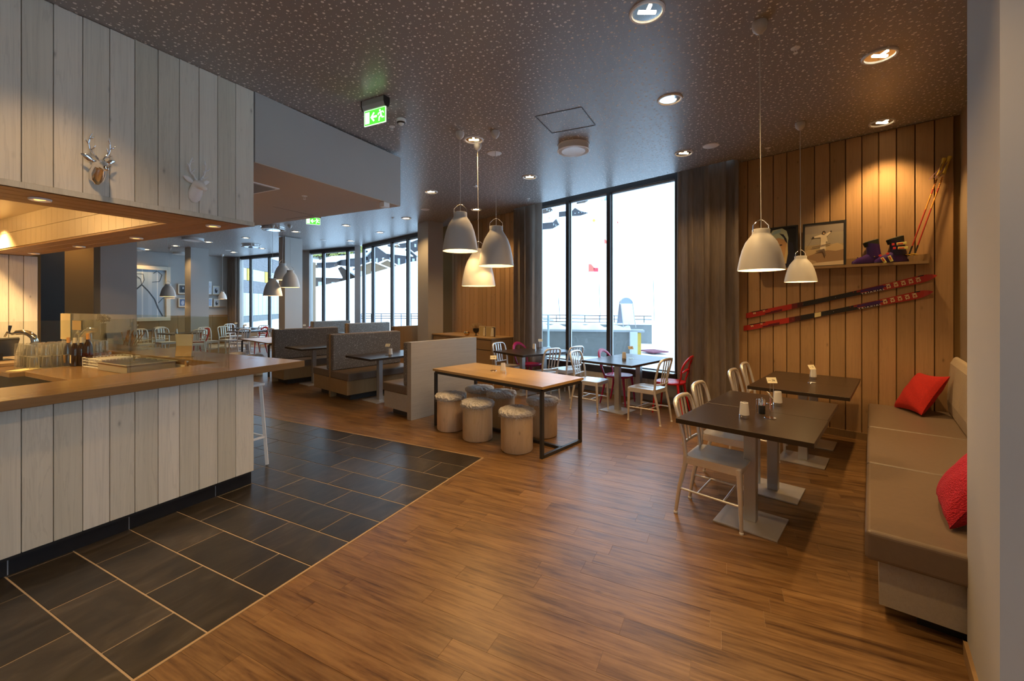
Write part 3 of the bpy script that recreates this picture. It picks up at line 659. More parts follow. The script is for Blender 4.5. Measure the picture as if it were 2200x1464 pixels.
# bar stools
def bar_stool(x, y, rz, label, mat):
    t = thing('bar_stool', label, 'stool', (x, y, 0), rz, 'bar stools along the counter end'); MB().box(-.18, .18, -.18, .18, .79, .815).build('seat', mat, t, bevel=.01, seg=3)
    for a, b in ((-1, -1), (1, -1), (1, 1), (-1, 1)):
        MB().bar((a * .15, b * .15, .79), (a * .19, b * .19, .0), .026, .026).build('leg', WHITE, t)
    for a, b, c, d in ((-1, -1, 1, -1), (1, -1, 1, 1), (1, 1, -1, 1), (-1, 1, -1, -1)): MB().bar((a * .178, b * .178, .28), (c * .178, d * .178, .28), .018, .018).build('footrest', WHITE, t)
    return t
OAKS = wood('stool_seat_oak', (.55, .36, .16), (.70, .48, .24), 0, .45, .2, .1)
bar_stool(-2.70, 4.13, AA, 'white bar stool with beige seat tucked behind the bar corner', WHITE)
log_stool(-5.80, 9.48, 'tan topped log stool under the second oak table, bar side', 8)
log_stool(-6.42, 9.90, 'tan topped log stool under the second oak table, dining side', 9)

# sideboard
sb = thing('sideboard', 'oak sideboard with drawer fronts against the plank wall', 'sideboard', BO, AB)
MB().box(6.50, 8.56, .02, .66, .06, .872).build('body', CABW, sb)
MB().box(6.48, 8.58, .0, .69, .875, .905).build('top', CABW, sb, bevel=.002)
for k in range(4):
    a = 6.53 + k * .505
    for z0, z1, nm in ((.66, .86, 'drawer'), (.09, .645, 'door')): MB().box(a, a + .495, .66, .678, z0, z1).build(nm, CABW, sb, bevel=.002)
MB().box(6.53, 8.5, .66, .664, .645, .66).build('shadow_gap', EDGE, sb)
vs = thing('dried_grass_vase', 'dark footed vase with a dry grass bouquet on the sideboard', 'vase', wb(7.30, .40, .905)); 
MB().lathe([(.035, 0), (.035, .006), (.012, .012), (.010, .05), (.05, .075), (.072, .12), (.068, .165)], 20).build('bowl', BLACKP, vs, smooth=40)
m = MB(); random.seed(2)
for i in range(160):
    a = random.uniform(0, 6.28); rr = random.uniform(.02, .15); z = random.uniform(.20, .30) - rr * .3; q = (rr * math.cos(a), rr * math.sin(a), z)
    m.tube([(q[0] * .25, q[1] * .25, .14), q], [.0012, .002], 3, cap=False); m.lathe([(0, -.006), (.006, 0), (0, .008)], 4, q)
o = m.build('dried_grass', plain('dry_grass', (.50, .36, .20), .9, noise=.2), vs); o['kind'] = 'stuff'
vs = thing('brass_candle_bowl', 'small shiny brass ball bowl beside the dry grass vase', 'bowl', wb(7.47, .52, .905))
MB().lathe([(.03, 0), (.055, .02), (.065, .05), (.055, .085), (.04, .098)], 20).build('bowl', GOLD, vs, smooth=50)
def brochure(loc, rz, label, dark):
    t = thing('brochure', label, 'brochure', loc, rz, 'menus on the sideboard')
    for s_ in (-1, 1):
        M = Matrix.Rotation(R(s_ * 24), 4, 'Z'); m = MB(); m.box(0 if s_ > 0 else -.15, .15 if s_ > 0 else 0, -.001, .001, 0, .225, M=M); m.build('cover', plain('cover_cream', (.70, .58, .36), .5), t)
        art('cover_print', [([(0 if s_ > 0 else -.145, .01), (.145 if s_ > 0 else 0, .01), (.145 if s_ > 0 else 0, .215), (0 if s_ > 0 else -.145, .215)], (200, 176, 118) if s_ > 0 else (70, 52, 40)), ([(.0 if s_ > 0 else -.06, .02), (.05 if s_ > 0 else -.0, .02), (.03 if s_ > 0 else -.0, .19), (.0 if s_ > 0 else -.05, .2)], (236, 224, 190))], PRINT, t, M @ Matrix.Translation((0, .0015, 0)))
    return t
brochure(wb(6.98, .42, .905), AB + R(-8), 'standing cream menu folder next to the vase', 0)
brochure(wb(6.70, .45, .905), AB + R(4), 'standing menu folder with dark edge near the sideboard end', 1)

# table things
def candle(p, label, z=.75):
    t = thing('candle_lamp', label, 'candle', (p[0], p[1], z), 0, 'frosted candle lamps on the tables')
    MB().lathe([(.031, 0), (.034, .002), (.034, .026), (.031, .028)], 24).build('base', CHROME, t, smooth=40)
    MB().lathe([(.033, .028), (.033, .035), (.0265, .118), (.0245, .120), (.0255, .114), (.031, .034)], 24).build('shade', FROST, t, smooth=40)
    return t
def card(p, rz, label, num, z=.75, h=.20):
    t = thing('number_stand', label, 'card holder', (p[0], p[1], z), rz, 'table number stands')
    MB().lathe([(.038, 0), (.040, .002), (.038, .005)], 20).build('base', CHROME, t, smooth=40)
    for x in (-.014, .014): MB().tube([(x, 0, .004), (x, 0, h - .05)], .0016, 6).build('rod', CHROME, t)
    M = Matrix.Translation((0, .0, h - .03)) @ Matrix.Rotation(R(-32), 4, 'X')
    c = MB().box(-.040, .040, -.0015, .0015, -.026, .026, M=M).build('card', plain('card_white', (.85, .80, .60), .5, noise=0), t)
    text('number', num, .026, BLACKP, c, M @ Vector((.012, -.002, 0)), (R(58), 0, 0))
    MB().box(-.030, -.008, -.0022, -.0016, -.002, .000, M=M).build('line', EDGE, c)
    return t
def tz(px, py, z=.75): p = at(px, py, z); return (p.x, p.y)
candle(tz(1599, 899), 'candle lamp nearest the camera on the front dark table')
candle(tz(1671, 872), 'candle lamp behind the oil bottle on the front dark table')
candle(tz(1747, 815), 'candle lamp on the far bench table by the ski wall')
candle(tz(1341, 774), 'clear-looking candle lamp on the window table')
candle(tz(1148, 753), 'candle lamp on the table beside the sideboard')
candle(tz(1081, 801), 'candle lamp on the oak table')
candle(tz(839, 765), 'candle lamp on the nearest booth table')
card(tz(1655, 899), R(72), 'table stand for number 36, turned edgewise, on the front dark table', '36')
card(tz(1744, 823), R(12), 'table stand with number 21 on the far bench table', '21')
card(tz(1355, 771), R(5), 'amber card on wire stand on the window table', '23')
card(tz(1161, 751), R(5), 'card on wire stand beside the sideboard side candle', '22')
card(tz(1060, 797), R(0), 'reddish card on wire stand on the oak table', '30')
card(tz(833, 764), R(-10), 'wire card stand on the nearest booth table', '5')
c3 = card(tz(1658, 868), R(-4), 'upright card with number 36 behind the oil bottle', '36', h=.23)
ob = thing('pepper_mill_set', 'steel and black oil mill with wire handle on the front table', 'mill', (*tz(1637, 889), .75), R(-20))
MB().lathe([(.022, 0), (.023, .002), (.023, .062), (.0225, .064)], 20).build('body', BLACKP, ob, smooth=40)
MB().lathe([(.0235, .064), (.0235, .108), (.020, .114), (.006, .117), (.005, .124), (.0, .126)], 20).build('cap', CHROME, ob, smooth=40)
MB().tube([(-.022, 0, .108), (-.034, 0, .110), (-.038, 0, .104), (-.037, 0, .004)], .0022, 6).tube([(-.037, .0, .004), (-.02, 0, .003)], .0022, 6).build('handle', CHROME, ob)

# radiator under the big window
rd = thing('radiator', 'flat cream ribbed radiator under the big window sill', 'radiator', BO, AB)
MB().box(3.35, 5.2, -.12, -.03, .12, .40).build('panel', plain('radiator_cream', (.62, .56, .46), .5), rd)
m = MB()
for k in range(61): m.box(3.37 + k * .03, 3.37 + k * .03 + .012, -.03, -.022, .14, .375)
o = m.build('ribs', plain('radiator_cream2', (.58, .52, .42), .5), rd); o['kind'] = 'stuff'; o.name = 'rib_field'
MB().box(3.35, 5.2, -.125, -.022, .40, .412).build('top_grille', plain('radiator_cream3', (.64, .58, .48), .5), rd)

# curtains
def curtain(label, x0, x1, y, z0, z1f, M0, rz, amp=.075, lam=.185, seed=1):
    random.seed(seed); m = MB(); L_ = x1 - x0; n = int(L_ / .011); rows_ = 9; vs = []
    ph = [random.uniform(-.6, .6) for _ in range(n + 1)]
    for j in range(rows_ + 1):
        f = j / rows_; zt = z1f; z = z0 + (zt - z0) * f
        for i in range(n + 1):
            x = L_ * i / n; w = 2 * math.pi * (x / lam + .25 * math.sin(x * 5 + seed)) + .25 * math.sin(6 * f + x * 9)
            vs.append((x0 + x + .012 * math.sin(2 * w + 1.2), y + amp * math.copysign(abs(math.sin(w)) ** .8, math.sin(w)) * (.7 + .3 * math.sin(x * 13 + seed)) * (1.0 - .2 * f), z))
    fs = [(j * (n + 1) + i, j * (n + 1) + i + 1, (j + 1) * (n + 1) + i + 1, (j + 1) * (n + 1) + i) for j in range(rows_) for i in range(n)]
    o = m.add(vs, fs).build('curtain', CURT, None, smooth=80); o.location = M0; o.rotation_euler = (0, 0, rz); return tag(o, label, 'curtain', 'brown linen curtains')
curtain('wide brown linen curtain between big window and ski wall', on_b(1589, .10), on_b(1453, .08), .09, .02, 3.68, BO, AB, seed=1)
curtain('brown linen curtain between big window and plank wall', on_b(1169, .08), on_b(1106, .08), .09, .02, 3.68, BO, AB, seed=2)
curtain('dark brown curtain in the far dining room corner', ma(516), ma(484), -10.38, .02, 3.50, (0, 0, 0), AA + R(90), seed=3)
# ---------- ceiling fittings and their light ----------
def spot(loc, E, size=100, blend=.7, rad=.05, col=WARM, parent=None, aim=None):
    l = bpy.data.lights.new('lamp_light', 'SPOT'); l.energy = E; l.spot_size = R(size); l.spot_blend = blend; l.shadow_soft_size = rad; l.color = col
    o = bpy.data.objects.new('lamp_light', l); COL.objects.link(o); o.location = loc
    if aim is not None: o.rotation_euler = (Vector(aim) - Vector(loc)).to_track_quat('-Z', 'Y').to_euler()
    return o
def point(loc, E, rad=.03, col=WARM):
    l = bpy.data.lights.new('bulb_or_fill_light', 'POINT'); l.energy = E; l.shadow_soft_size = rad; l.color = col
    o = bpy.data.objects.new('bulb_or_fill_light', l); COL.objects.link(o); o.location = loc; return o
EDL = 46.0
DIMB = glow('dim_bulb', (1, .45, .12), 1.6)
def downlight(px, py, label, E=1.0, r=.115, hot=False, size=105, p=None, on=True, dim=False):
    p = p or atc(px, py); t = thing('downlight', label, 'downlight', (p.x, p.y, p.z - .001), 0, 'round ceiling downlights')
    MB().lathe([(r * .80, -.001), (r * .84, -.012), (r * .95, -.013), (r, -.006), (r, -.0005)], 32).build('trim_ring', WHITE, t, smooth=50)
    m = MB(); m.lathe([(r * .81, -.004), (r * .55, -.0022), (r * .30, -.0015), (0.0, -.001)], 32); m.build('reflector', CHROME, t, smooth=60)
    m = MB(); b = BULB2 if hot else (DIMB if dim else BULB)
    if on: m.box(-r * .5, r * .5, -.011, .011, -.010, -.004).box(-.010, .010, -r * .62, r * .1, -.009, -.004).build('bulb', b, t)
    if on: spot((p.x, p.y, p.z - .03), EDL * E, size)
    return t
for q in [(1390, 25, 'brightest large ceiling downlight, nearest the camera', 1.5, True), (1890, 119, 'ceiling downlight above the bench, nearer one', 1.2, True), (1439, 213, 'ceiling downlight between access hatch and long pendant cord', 1, False),
          (1895, 263, 'ceiling downlight washing the ski wall beside the poles', 1.6, False), (1469, 329, 'ceiling downlight close to the wide curtain', .8, False), (1138, 380, 'ceiling downlight in front of the big window', .7, False),
          (1018, 300, 'ceiling downlight among the three pendant canopies', 1, False), (926, 412, 'ceiling downlight left of the three big pendants', .9, False), (1023, 450, 'ceiling downlight near the plank wall behind the pendants', 1.2, False),
          (873, 469, 'ceiling downlight nearest the brown column', 1, False), (817, 499.5, 'ceiling downlight over the booth seats by the angled window', .6, False), (744, 484.5, 'ceiling downlight over the middle of the booths', .8, False),
          (753, 517.5, 'ceiling downlight close to the corner post of the windows', .5, False), (635, 497.6, 'ceiling downlight beside the far pendant trio', .7, False), (528.5, 511, 'ceiling downlight over the dining room past the canopy edge', .7, False),
          (448, 520, 'ceiling downlight beside the round diffuser above the dining room', .7, False), (377, 528, 'ceiling downlight above the white framed branch picture', .7, False), (316, 536, 'ceiling downlight by the column at the bar back', .9, False),
          (563.6, 534, 'ceiling downlight beside the farther chrome diffuser', .5, False), (502, 542, 'ceiling downlight in the far corner near the curtain', .6, False)]:
    downlight(q[0], q[1], q[2], q[3], hot=q[4], size=96 if q[0] == 1895 else 118)
for i, (x, y) in enumerate([(.9, 1.1), (3.0, .4), (-1.15, 1.55), (.6, -.9), (-2.2, -1.2), (2.6, -1.6)]):
    downlight(0, 0, 'ceiling downlight over the floor behind the camera', 1.0, p=Vector((x, y, CZ(x, y))))
def disc(px, py, label, r=.09):
    p = atc(px, py); t = thing('ceiling_speaker', label, 'speaker', (p.x, p.y, p.z - .001), 0, 'white ceiling speakers')
    MB().lathe([(0, -.010), (r * .9, -.010), (r, -.006), (r, 0)], 32).build('grille', WHITE, t, smooth=40); MB().lathe([(r, -.004), (r * 1.06, -.004), (r * 1.06, 0)], 32).build('rim', LAMPW, t); return t
disc(1062, 329, 'flat white ceiling speaker disc behind the middle pendant cord'); disc(1527, 313, 'flat white ceiling speaker disc near the long pendant cord'); disc(913, 450, 'flat white ceiling speaker disc by the brown column'); disc(695, 516, 'flat white ceiling speaker disc over the far booths'); disc(490, 538, 'flat white ceiling speaker disc near the far curtain')
def diffuser(px, py, label, r, mat=WHITE):
    p = atc(px, py); t = thing('air_diffuser', label, 'air vent', (p.x, p.y, p.z - .001), 0, 'round air diffusers')
    MB().lathe([(0, -.075), (r * .62, -.075), (r * .70, -.078), (r * .97, -.078), (r, -.074), (r, -.070), (0, -.070)], 40).build('plate', mat, t, smooth=30)
    MB().lathe([(r * .92, -.070), (r * .92, -.008), (r * .97, -.008), (r * .97, 0)], 40).build('collar', WHITE if mat is WHITE else CHROME, t, smooth=30)
    m = MB()
    for k in range(64):
        M = Matrix.Rotation(2 * math.pi * k / 64, 4, 'Z'); m.box(r * .72, r * .92, -.0015, .0015, -.0805, -.078, M=M)
    o = m.build('nozzle_ring', LAMPW, t); o['kind'] = 'stuff'; return t
diffuser(1232, 312, 'round white air diffuser under the access hatch', .20)
for px, py, lb in ((587, 488, 'round chrome-rimmed diffuser above the far pendant trio'), (540, 526, 'round chrome-rimmed diffuser before the far windows'), (414.5, 512, 'round diffuser just past the canopy edge'), (390, 543, 'round diffuser cut by the square far column'), (289, 533, 'round diffuser behind the bar column')): diffuser(px, py, lb, .28, CHROME if px > 500 else WHITE)
def sprinkler(px, py, label, z=None):
    p = atc(px, py) if z is None else at(px, py, z); t = thing('sprinkler', label, 'sprinkler', (p.x, p.y, p.z - .001), 0, 'ceiling sprinklers')
    MB().lathe([(0, -.004), (.030, -.004), (.032, 0)], 20).build('rosette', WHITE, t); MB().lathe([(.008, -.004), (.008, -.014), (.006, -.016)], 10).lathe([(.016, -.038), (.016, -.040), (0, -.040)], 12).build('deflector', WHITE, t)
    m = MB()
    for s in (-1, 1): m.tube([(s * .007, 0, -.012), (s * .012, 0, -.025), (s * .004, 0, -.038)], .0022, 5)
    m.build('yoke', WHITE, t)
sprinkler(1709, 103, 'small white sprinkler between near pendant and bench downlight'); sprinkler(1650, 318, 'small white sprinkler near the ski wall top'); sprinkler(1135, 427, 'small sprinkler before the big window'); sprinkler(842, 272, 'small sprinkler beside the smoke detector'); sprinkler(843, 468, 'small sprinkler over the booths'); sprinkler(654, 421, 'small sprinkler under the bulkhead', 2.862)
p = atc(862, 256); t = thing('smoke_detector', 'white cone shaped smoke detector next to the green exit sign', 'smoke detector', (p.x, p.y, p.z - .001))
MB().lathe([(.045, 0), (.050, -.012), (.046, -.020)], 24).build('base', WHITE, t, smooth=30); MB().lathe([(.048, -.020), (.050, -.030), (.030, -.044)], 24).build('head', WHITE, t, smooth=30); MB().lathe([(.030, -.046), (.022, -.058), (.008, -.068), (0, -.069)], 20).build('nose', WHITE, t, smooth=30); MB().lathe([(.044, -.030), (.0455, -.034), (.036, -.042)], 24, (0, 0, -.0035)).build('slot', EDGE, t)
p = at(826, 446, 2.80); o = MB().box(-.05, .05, -.04, .04, 0, .06).build('motion_sensor', WHITE, None, bevel=.006); place(o, p, AA); tag(o, 'small white box sensor under the bulkhead end', 'sensor')
p = atc(1022, 399); o = MB().box(-.04, .04, -.025, .025, -.02, 0).build('ceiling_sensor', WHITE, None, bevel=.005); place(o, p, AA); tag(o, 'tiny white ceiling box behind the pendant cords', 'sensor')
def exit_sign(p, rz, w, label):
    t = thing('exit_sign', label, 'exit sign', p, rz); h = w * .50
    Mx_ = Matrix(((0, 0, 1, 0), (1, 0, 0, 0), (0, 1, 0, 0), (0, 0, 0, 1)))
    pr = [(.035, 0), (.035, -.05), (.018, -.088), (-.018, -.088), (-.035, -.05), (-.035, 0)]
    MB().prism(pr, -w / 2 - .004, w / 2 + .004, M=Mx_).build('housing', SILV, t, bevel=.004)
    for s in (-1, 1): MB().prism([(a * 1.04, b * 1.02) for a, b in pr], s * (w / 2 + .004), s * (w / 2 + .012), M=Mx_).build('end_cap', BLACKP, t)
    z0 = -.088 - h - .01; pl = MB().box(-w / 2, w / 2, -.004, .004, z0, -.086).build('panel', plain('sign_acrylic', (.6, .85, .6), .3, emit=.6), t)
    H = -.086 - z0; X = lambda a: -w / 2 + a * w; Z = lambda b: z0 + b * H; W_ = (240, 255, 240); Gc = (70, 190, 50)
    def P(l): return [(X(a), Z(b)) for a, b in l]
    body = [([(-w / 2, z0), (w / 2, z0), (w / 2, -.086), (-w / 2, -.086)], W_), (P([(.015, .03), (.985, .03), (.985, .97), (.015, .97)]), Gc),
            (P([(.05, .13), (.25, .13), (.25, .87), (.05, .87)]), W_), (P([(.30, .50), (.44, .80), (.50, .74), (.41, .57), (.60, .57), (.60, .43), (.41, .43), (.50, .26), (.44, .20)]), W_)]
    def st(a, b, wd):
        d = Vector((b[0] - a[0], (b[1] - a[1]) * .55)); d.normalize(); nx, ny = -d.y * wd, d.x * wd / .55
        return (P([(a[0] + nx, a[1] + ny), (b[0] + nx, b[1] + ny), (b[0] - nx, b[1] - ny), (a[0] - nx, a[1] - ny)]), W_)
    body += [(ell(X(.74), Z(.82), w * .035, w * .035, 12), W_), st((.77, .74), (.80, .45), .035), st((.76, .70), (.66, .62), .018), (P([(.64, .58), (.67, .66), (.70, .62), (.67, .50)]), W_), st((.79, .70), (.88, .72), .018), st((.88, .72), (.92, .60), .018), st((.80, .47), (.72, .38), .024), st((.72, .40), (.71, .14), .022), st((.81, .48), (.86, .32), .024), st((.85, .33), (.95, .34), .020)]
    M = Matrix.Translation((0, -.0045, 0)) @ Matrix.Diagonal((1, -1, 1, 1))
    art('pictogram', body, PRINT_E, pl, M); return t
def rzt(px): return 0
exit_sign(atc(806, 214) - Vector((0, 0, .002)), AA + R(90) + R(180), .265, 'lit green exit sign with arrow and running figure, near smoke detector')
exit_sign(atc(673, 459) - Vector((0, 0, .002)), R(28), .27, 'small far green exit sign under the bulkhead edge')

def pendant(px, canopy_py, rim_py, d, hr, label, E=4.0, rimpx=None):
    p = atc(px, canopy_py); Y = p.y; zr = EYE + (HZ - rim_py) / F * Y - p.z; X = 0 if rimpx is None else ((rimpx - 1100) / F * Y - p.x)
    t = thing('pendant_lamp', label, 'pendant lamp', p, 0, 'bell pendant lamps'); r = d / 2; H = d * hr
    MB().lathe([(.046, 0), (.048, -.02), (.042, -.05), (.022, -.075), (.008, -.082), (0, -.083)], 20).build('canopy', LAMPW, t, smooth=60)
    prof = [(r, 0), (r * .965, .12 * H), (r * .90, .30 * H), (r * .80, .50 * H), (r * .66, .68 * H), (r * .50, .80 * H), (r * .40, .865 * H), (r * .375, .90 * H), (r * .375, .985 * H), (r * .355, H)]
    inner = [(a - .004, z - (.003 if i > 6 else 0)) for i, (a, z) in enumerate(prof)]
    sh = MB(); sh.lathe(prof + [(r * .05, H + .001), (r * .05, H - .003)] + inner[::-1] + [(r, 0)], 40, (X, 0, zr), cap=False); sh.build('shade', LAMPW, t, smooth=40)
    MB().tube([(X - r * .37, 0, zr + .94 * H), (X - r * .36, 0, zr + H + .10 * d), (X - r * .15, 0, zr + H + .20 * d), (X, 0, zr + H + .23 * d), (X + r * .15, 0, zr + H + .20 * d), (X + r * .36, 0, zr + H + .10 * d), (X + r * .37, 0, zr + .94 * H)], .0035, 6).build('bail', CHROME, t, smooth=60)
    MB().tube([(0, 0, -.08), (X, 0, zr + H + .20 * d), (X, 0, zr + H)], .003, 6).build('cord', LAMPW, t)
    MB().lathe([(0, .36 * H), (.022, .40 * H), (.030, .48 * H), (.024, .58 * H), (.016, .66 * H)], 16, (X, 0, zr)).build('bulb', BULB, t, smooth=60)
    point((p.x + X, p.y, p.z + zr + .30 * H), E, .03); return t
pendant(1632, 48, 581, .290, .97, 'bell pendant lamp on the longest cord, nearest the bench tables', rimpx=1635)
pendant(1719, 264, 606, .305, .92, 'smaller looking bell pendant before the framed skier picture', rimpx=1720)
pendant(988, 284, 540, .395, 1.10, 'highest bell pendant of the three over the oak table', rimpx=989)
pendant(1064, 282, 572, .395, 1.12, 'bell pendant of the oak table trio hanging closest to the window', rimpx=1066)
pendant(1026, 309, 615, .405, 1.10, 'lowest bell pendant of the oak table trio, behind the others', rimpx=1028)
pendant(585.5, 483, 636, .42, 1.0, 'lowest far pendant of the trio before the square column', rimpx=586)
pendant(609, 489, 602, .42, 1.0, 'highest far pendant of the trio before the square column', rimpx=607)
pendant(623, 484, 618, .42, 1.0, 'nearest far pendant of the trio before the square column', rimpx=624)
pendant(365, 532, 642, .30, .95, 'small dining pendant in front of the branch picture', rimpx=316 + 49)
pendant(361, 505, 637.5, .36, .95, 'dining pendant overlapping the white picture frame edge', rimpx=361)
pendant(478, 547, 643, .30, .95, 'white dining pendant beside the far curtain', rimpx=478)
# canopy downlights
for i, (px, py) in enumerate(((86, 427), (458, 484.5), (293, 510.5), (170, 529), (73, 544))):
    q = at(px, py, 2.29); q.z = 2.2895; downlight(0, 0, ['canopy underside downlight nearest the camera', 'canopy underside downlight at the outer corner', 'canopy underside downlight, third along the short side', 'canopy underside downlight, fourth along the short side', 'canopy underside downlight by the bar back wall'][i], .35, r=.055, p=q, size=110, dim=True)
for u_, lb_ in ((1.0, 'outer ceiling downlight before the plank canopy, nearer the corner'), (-.4, 'outer ceiling downlight before the plank canopy, farther from the corner')):
    q = uv(u_, 3.08); q.z = CZ(q.x, q.y); downlight(0, 0, lb_, .55, p=q, size=100)
q = uv(1.70, 8.15, 2.679); downlight(0, 0, 'downlight in the cream inner ceiling over the bar', 2.6, r=.06, p=q, size=120)
q = uv(3.9, 11.9, 3.49); downlight(0, 0, 'added downlight warming the dark passage behind the bar column', 1.0, p=q)  # lamp added to warm the passage wall, its fitting is out of sight
q = uv(.6, 5.6, 2.679); downlight(0, 0, 'second downlight in the cream inner ceiling over the bar', 2.6, r=.06, p=q, size=120)

for u_, v_ in ((.9, 5.2), (.9, 7.2)): point(uv(u_, v_, 2.60), 14, .06)  # added fill without fittings, brightens the inner faces of the canopy
# ---------- deer heads ----------
def deer(px, pz, s, mat, label):
    u = on_v(px, VB); t = thing('deer_head', label, 'wall ornament', uv(u, VB - .002, pz), AA, 'deer head wall ornaments')
    m = MB()     # local: -y out of the wall, x along it
    n = 16; secs = [((0, 0, -.135), .02, .028), ((0, -.012, -.10), .052, .04), ((0, -.03, -.045), .060, .052), ((0, -.055, .0), .052, .055), ((0, -.085, .03), .050, .052), ((0, -.115, .028), .044, .044), ((0, -.15, .008), .032, .032), ((0, -.185, -.016), .024, .022), ((0, -.205, -.026), .020, .018), ((0, -.213, -.030), .006, .006)]
    dirs = [Vector((0, -.2, 1)), Vector((0, -.3, 1)), Vector((0, -.5, 1)), Vector((0, -.8, .8)), Vector((0, -1, .3)), Vector((0, -1, -.3)), Vector((0, -1, -.6)), Vector((0, -1, -.5)), Vector((0, -1, -.4)), Vector((0, -1, -.4))]
    vs = []
    for (c, a, b), d in zip(secs, dirs):
        d.normalize(); X = Vector((1, 0, 0)); Y = d.cross(X)
        for j in range(n): q = 2 * math.pi * j / n; vs.append((Vector(c) + X * math.cos(q) * a + Y * math.sin(q) * b) * s)
    k = len(secs); fs = [(i * n + j, i * n + (j + 1) % n, (i + 1) * n + (j + 1) % n, (i + 1) * n + j) for i in range(k - 1) for j in range(n)] + [tuple(range(n - 1, -1, -1)), tuple(range((k - 1) * n, k * n))]
    m.add(vs, fs).build('head', mat, t, smooth=50)
    for sd in (-1, 1):
        m = MB(); vs = []; n2 = 12; A = Vector((sd * .035, -.07, .05)); D = Vector((sd * .085, .02, .045)); W0 = Vector((0, .3, 1)).cross(D).normalized()
        for i in range(7):
            f = i / 6; c = A + D * f; w = .026 * math.sin(math.pi * (f * .86 + .10)); 
            for j in range(n2): q = 2 * math.pi * j / n2; vs.append((c + Vector((0, -.35, .94)) * math.cos(q) * w + Vector((0, -.94, -.35)) * math.sin(q) * w * .35) * s)
        fs = [(i * n2 + j, i * n2 + (j + 1) % n2, (i + 1) * n2 + (j + 1) % n2, (i + 1) * n2 + j) for i in range(6) for j in range(n2)] + [tuple(range(n2)), tuple(range(6 * n2, 7 * n2))]
        m.add(vs, fs).build('ear', mat, t, smooth=60)
        B = lambda x, y, z: Vector((sd * x * .80, y, z)) * s
        m = MB(); m.tube([B(.018, -.085, .068), B(.040, -.075, .10), B(.078, -.065, .15), B(.092, -.07, .20), B(.082, -.08, .25), B(.070, -.09, .285)], [.010 * s, .009 * s, .008 * s, .007 * s, .006 * s, .003 * s], 8)
        for a, b in ((B(.040, -.075, .10), B(.088, -.12, .125)), (B(.072, -.066, .142), B(.045, -.10, .185)), (B(.092, -.069, .19), B(.128, -.09, .222)), (B(.086, -.077, .235), B(.055, -.10, .262))): m.tube([a, (a + b) / 2 + Vector((0, -.006, -.004)), b], [.007 * s, .006 * s, .002 * s], 7)
        m.build('antler', mat, t, smooth=60)
    return t
deer(206, 2.495, .74, CHROME, 'chrome deer head on the plank canopy, nearer the camera'); deer(416, 2.505, .78, WHITE, 'white deer head on the plank canopy near its corner')

# ---------- ski wall: shelf, pictures, boots, poles, skis ----------
def bx_(px, py, y=0.0): return b_pt(px, py, y)
xr, zs = bx_(1995, 552, .115); xl = bx_(1622, 575, .115)[0]; zs = bx_(1900, 566, .115)[1]
sh = thing('wall_shelf', 'brown picture ledge along the plank wall', 'shelf', BO, AB)
MB().box(xr, xl, .001, .115, zs - .024, zs - .006).build('board', VENBR, sh, bevel=.002); MB().box(xr, xl, .105, .118, zs - .024, zs + .006).build('front_lip', VENBR, sh); MB().box(xr - .012, xl, .001, .012, zs - .024, zs + .085).build('back_board', VENBR, sh); 
SZ = zs - .006
def picture(x0, x1, h, y, label, polys, frame=True, mat=BLACKP):
    t = thing('framed_picture', label, 'picture', tuple(wb(0, 0, 0)), AB); fw = .022
    M = Matrix.Translation((0, y, SZ)) @ Matrix.Rotation(R(3.5), 4, 'X'); a, b = min(x0, x1), max(x0, x1)
    m = MB(); m.box(a, b, -.012, 0, 0, fw, M=M).box(a, b, -.012, 0, h - fw, h, M=M).box(a, a + fw, -.012, 0, fw, h - fw, M=M).box(b - fw, b, -.012, 0, fw, h - fw, M=M).build('frame', mat, t)
    MB().box(a + .004, b - .004, -.013, -.006, .004, h - .004, M=M).build('backing', EDGE, t)
    # polys are (fx, fz) from the viewer's left bottom inside the frame
    X = lambda f: b - fw - f * (b - a - 2 * fw); Z = lambda f: fw + f * (h - 2 * fw)
    art('photo_print', [([(X(p[0]), Z(p[1])) for p in pl][::-1], c) for pl, c in polys], PRINT, t, M @ Matrix.Translation((0, -.0058, 0))); return t
def oc(pl, c): return (pl, c)
px0, _ = bx_(1724, 480, .06); px1, _ = bx_(1818, 480, .06); hz = bx_(1722, 482, .06)[1] - SZ
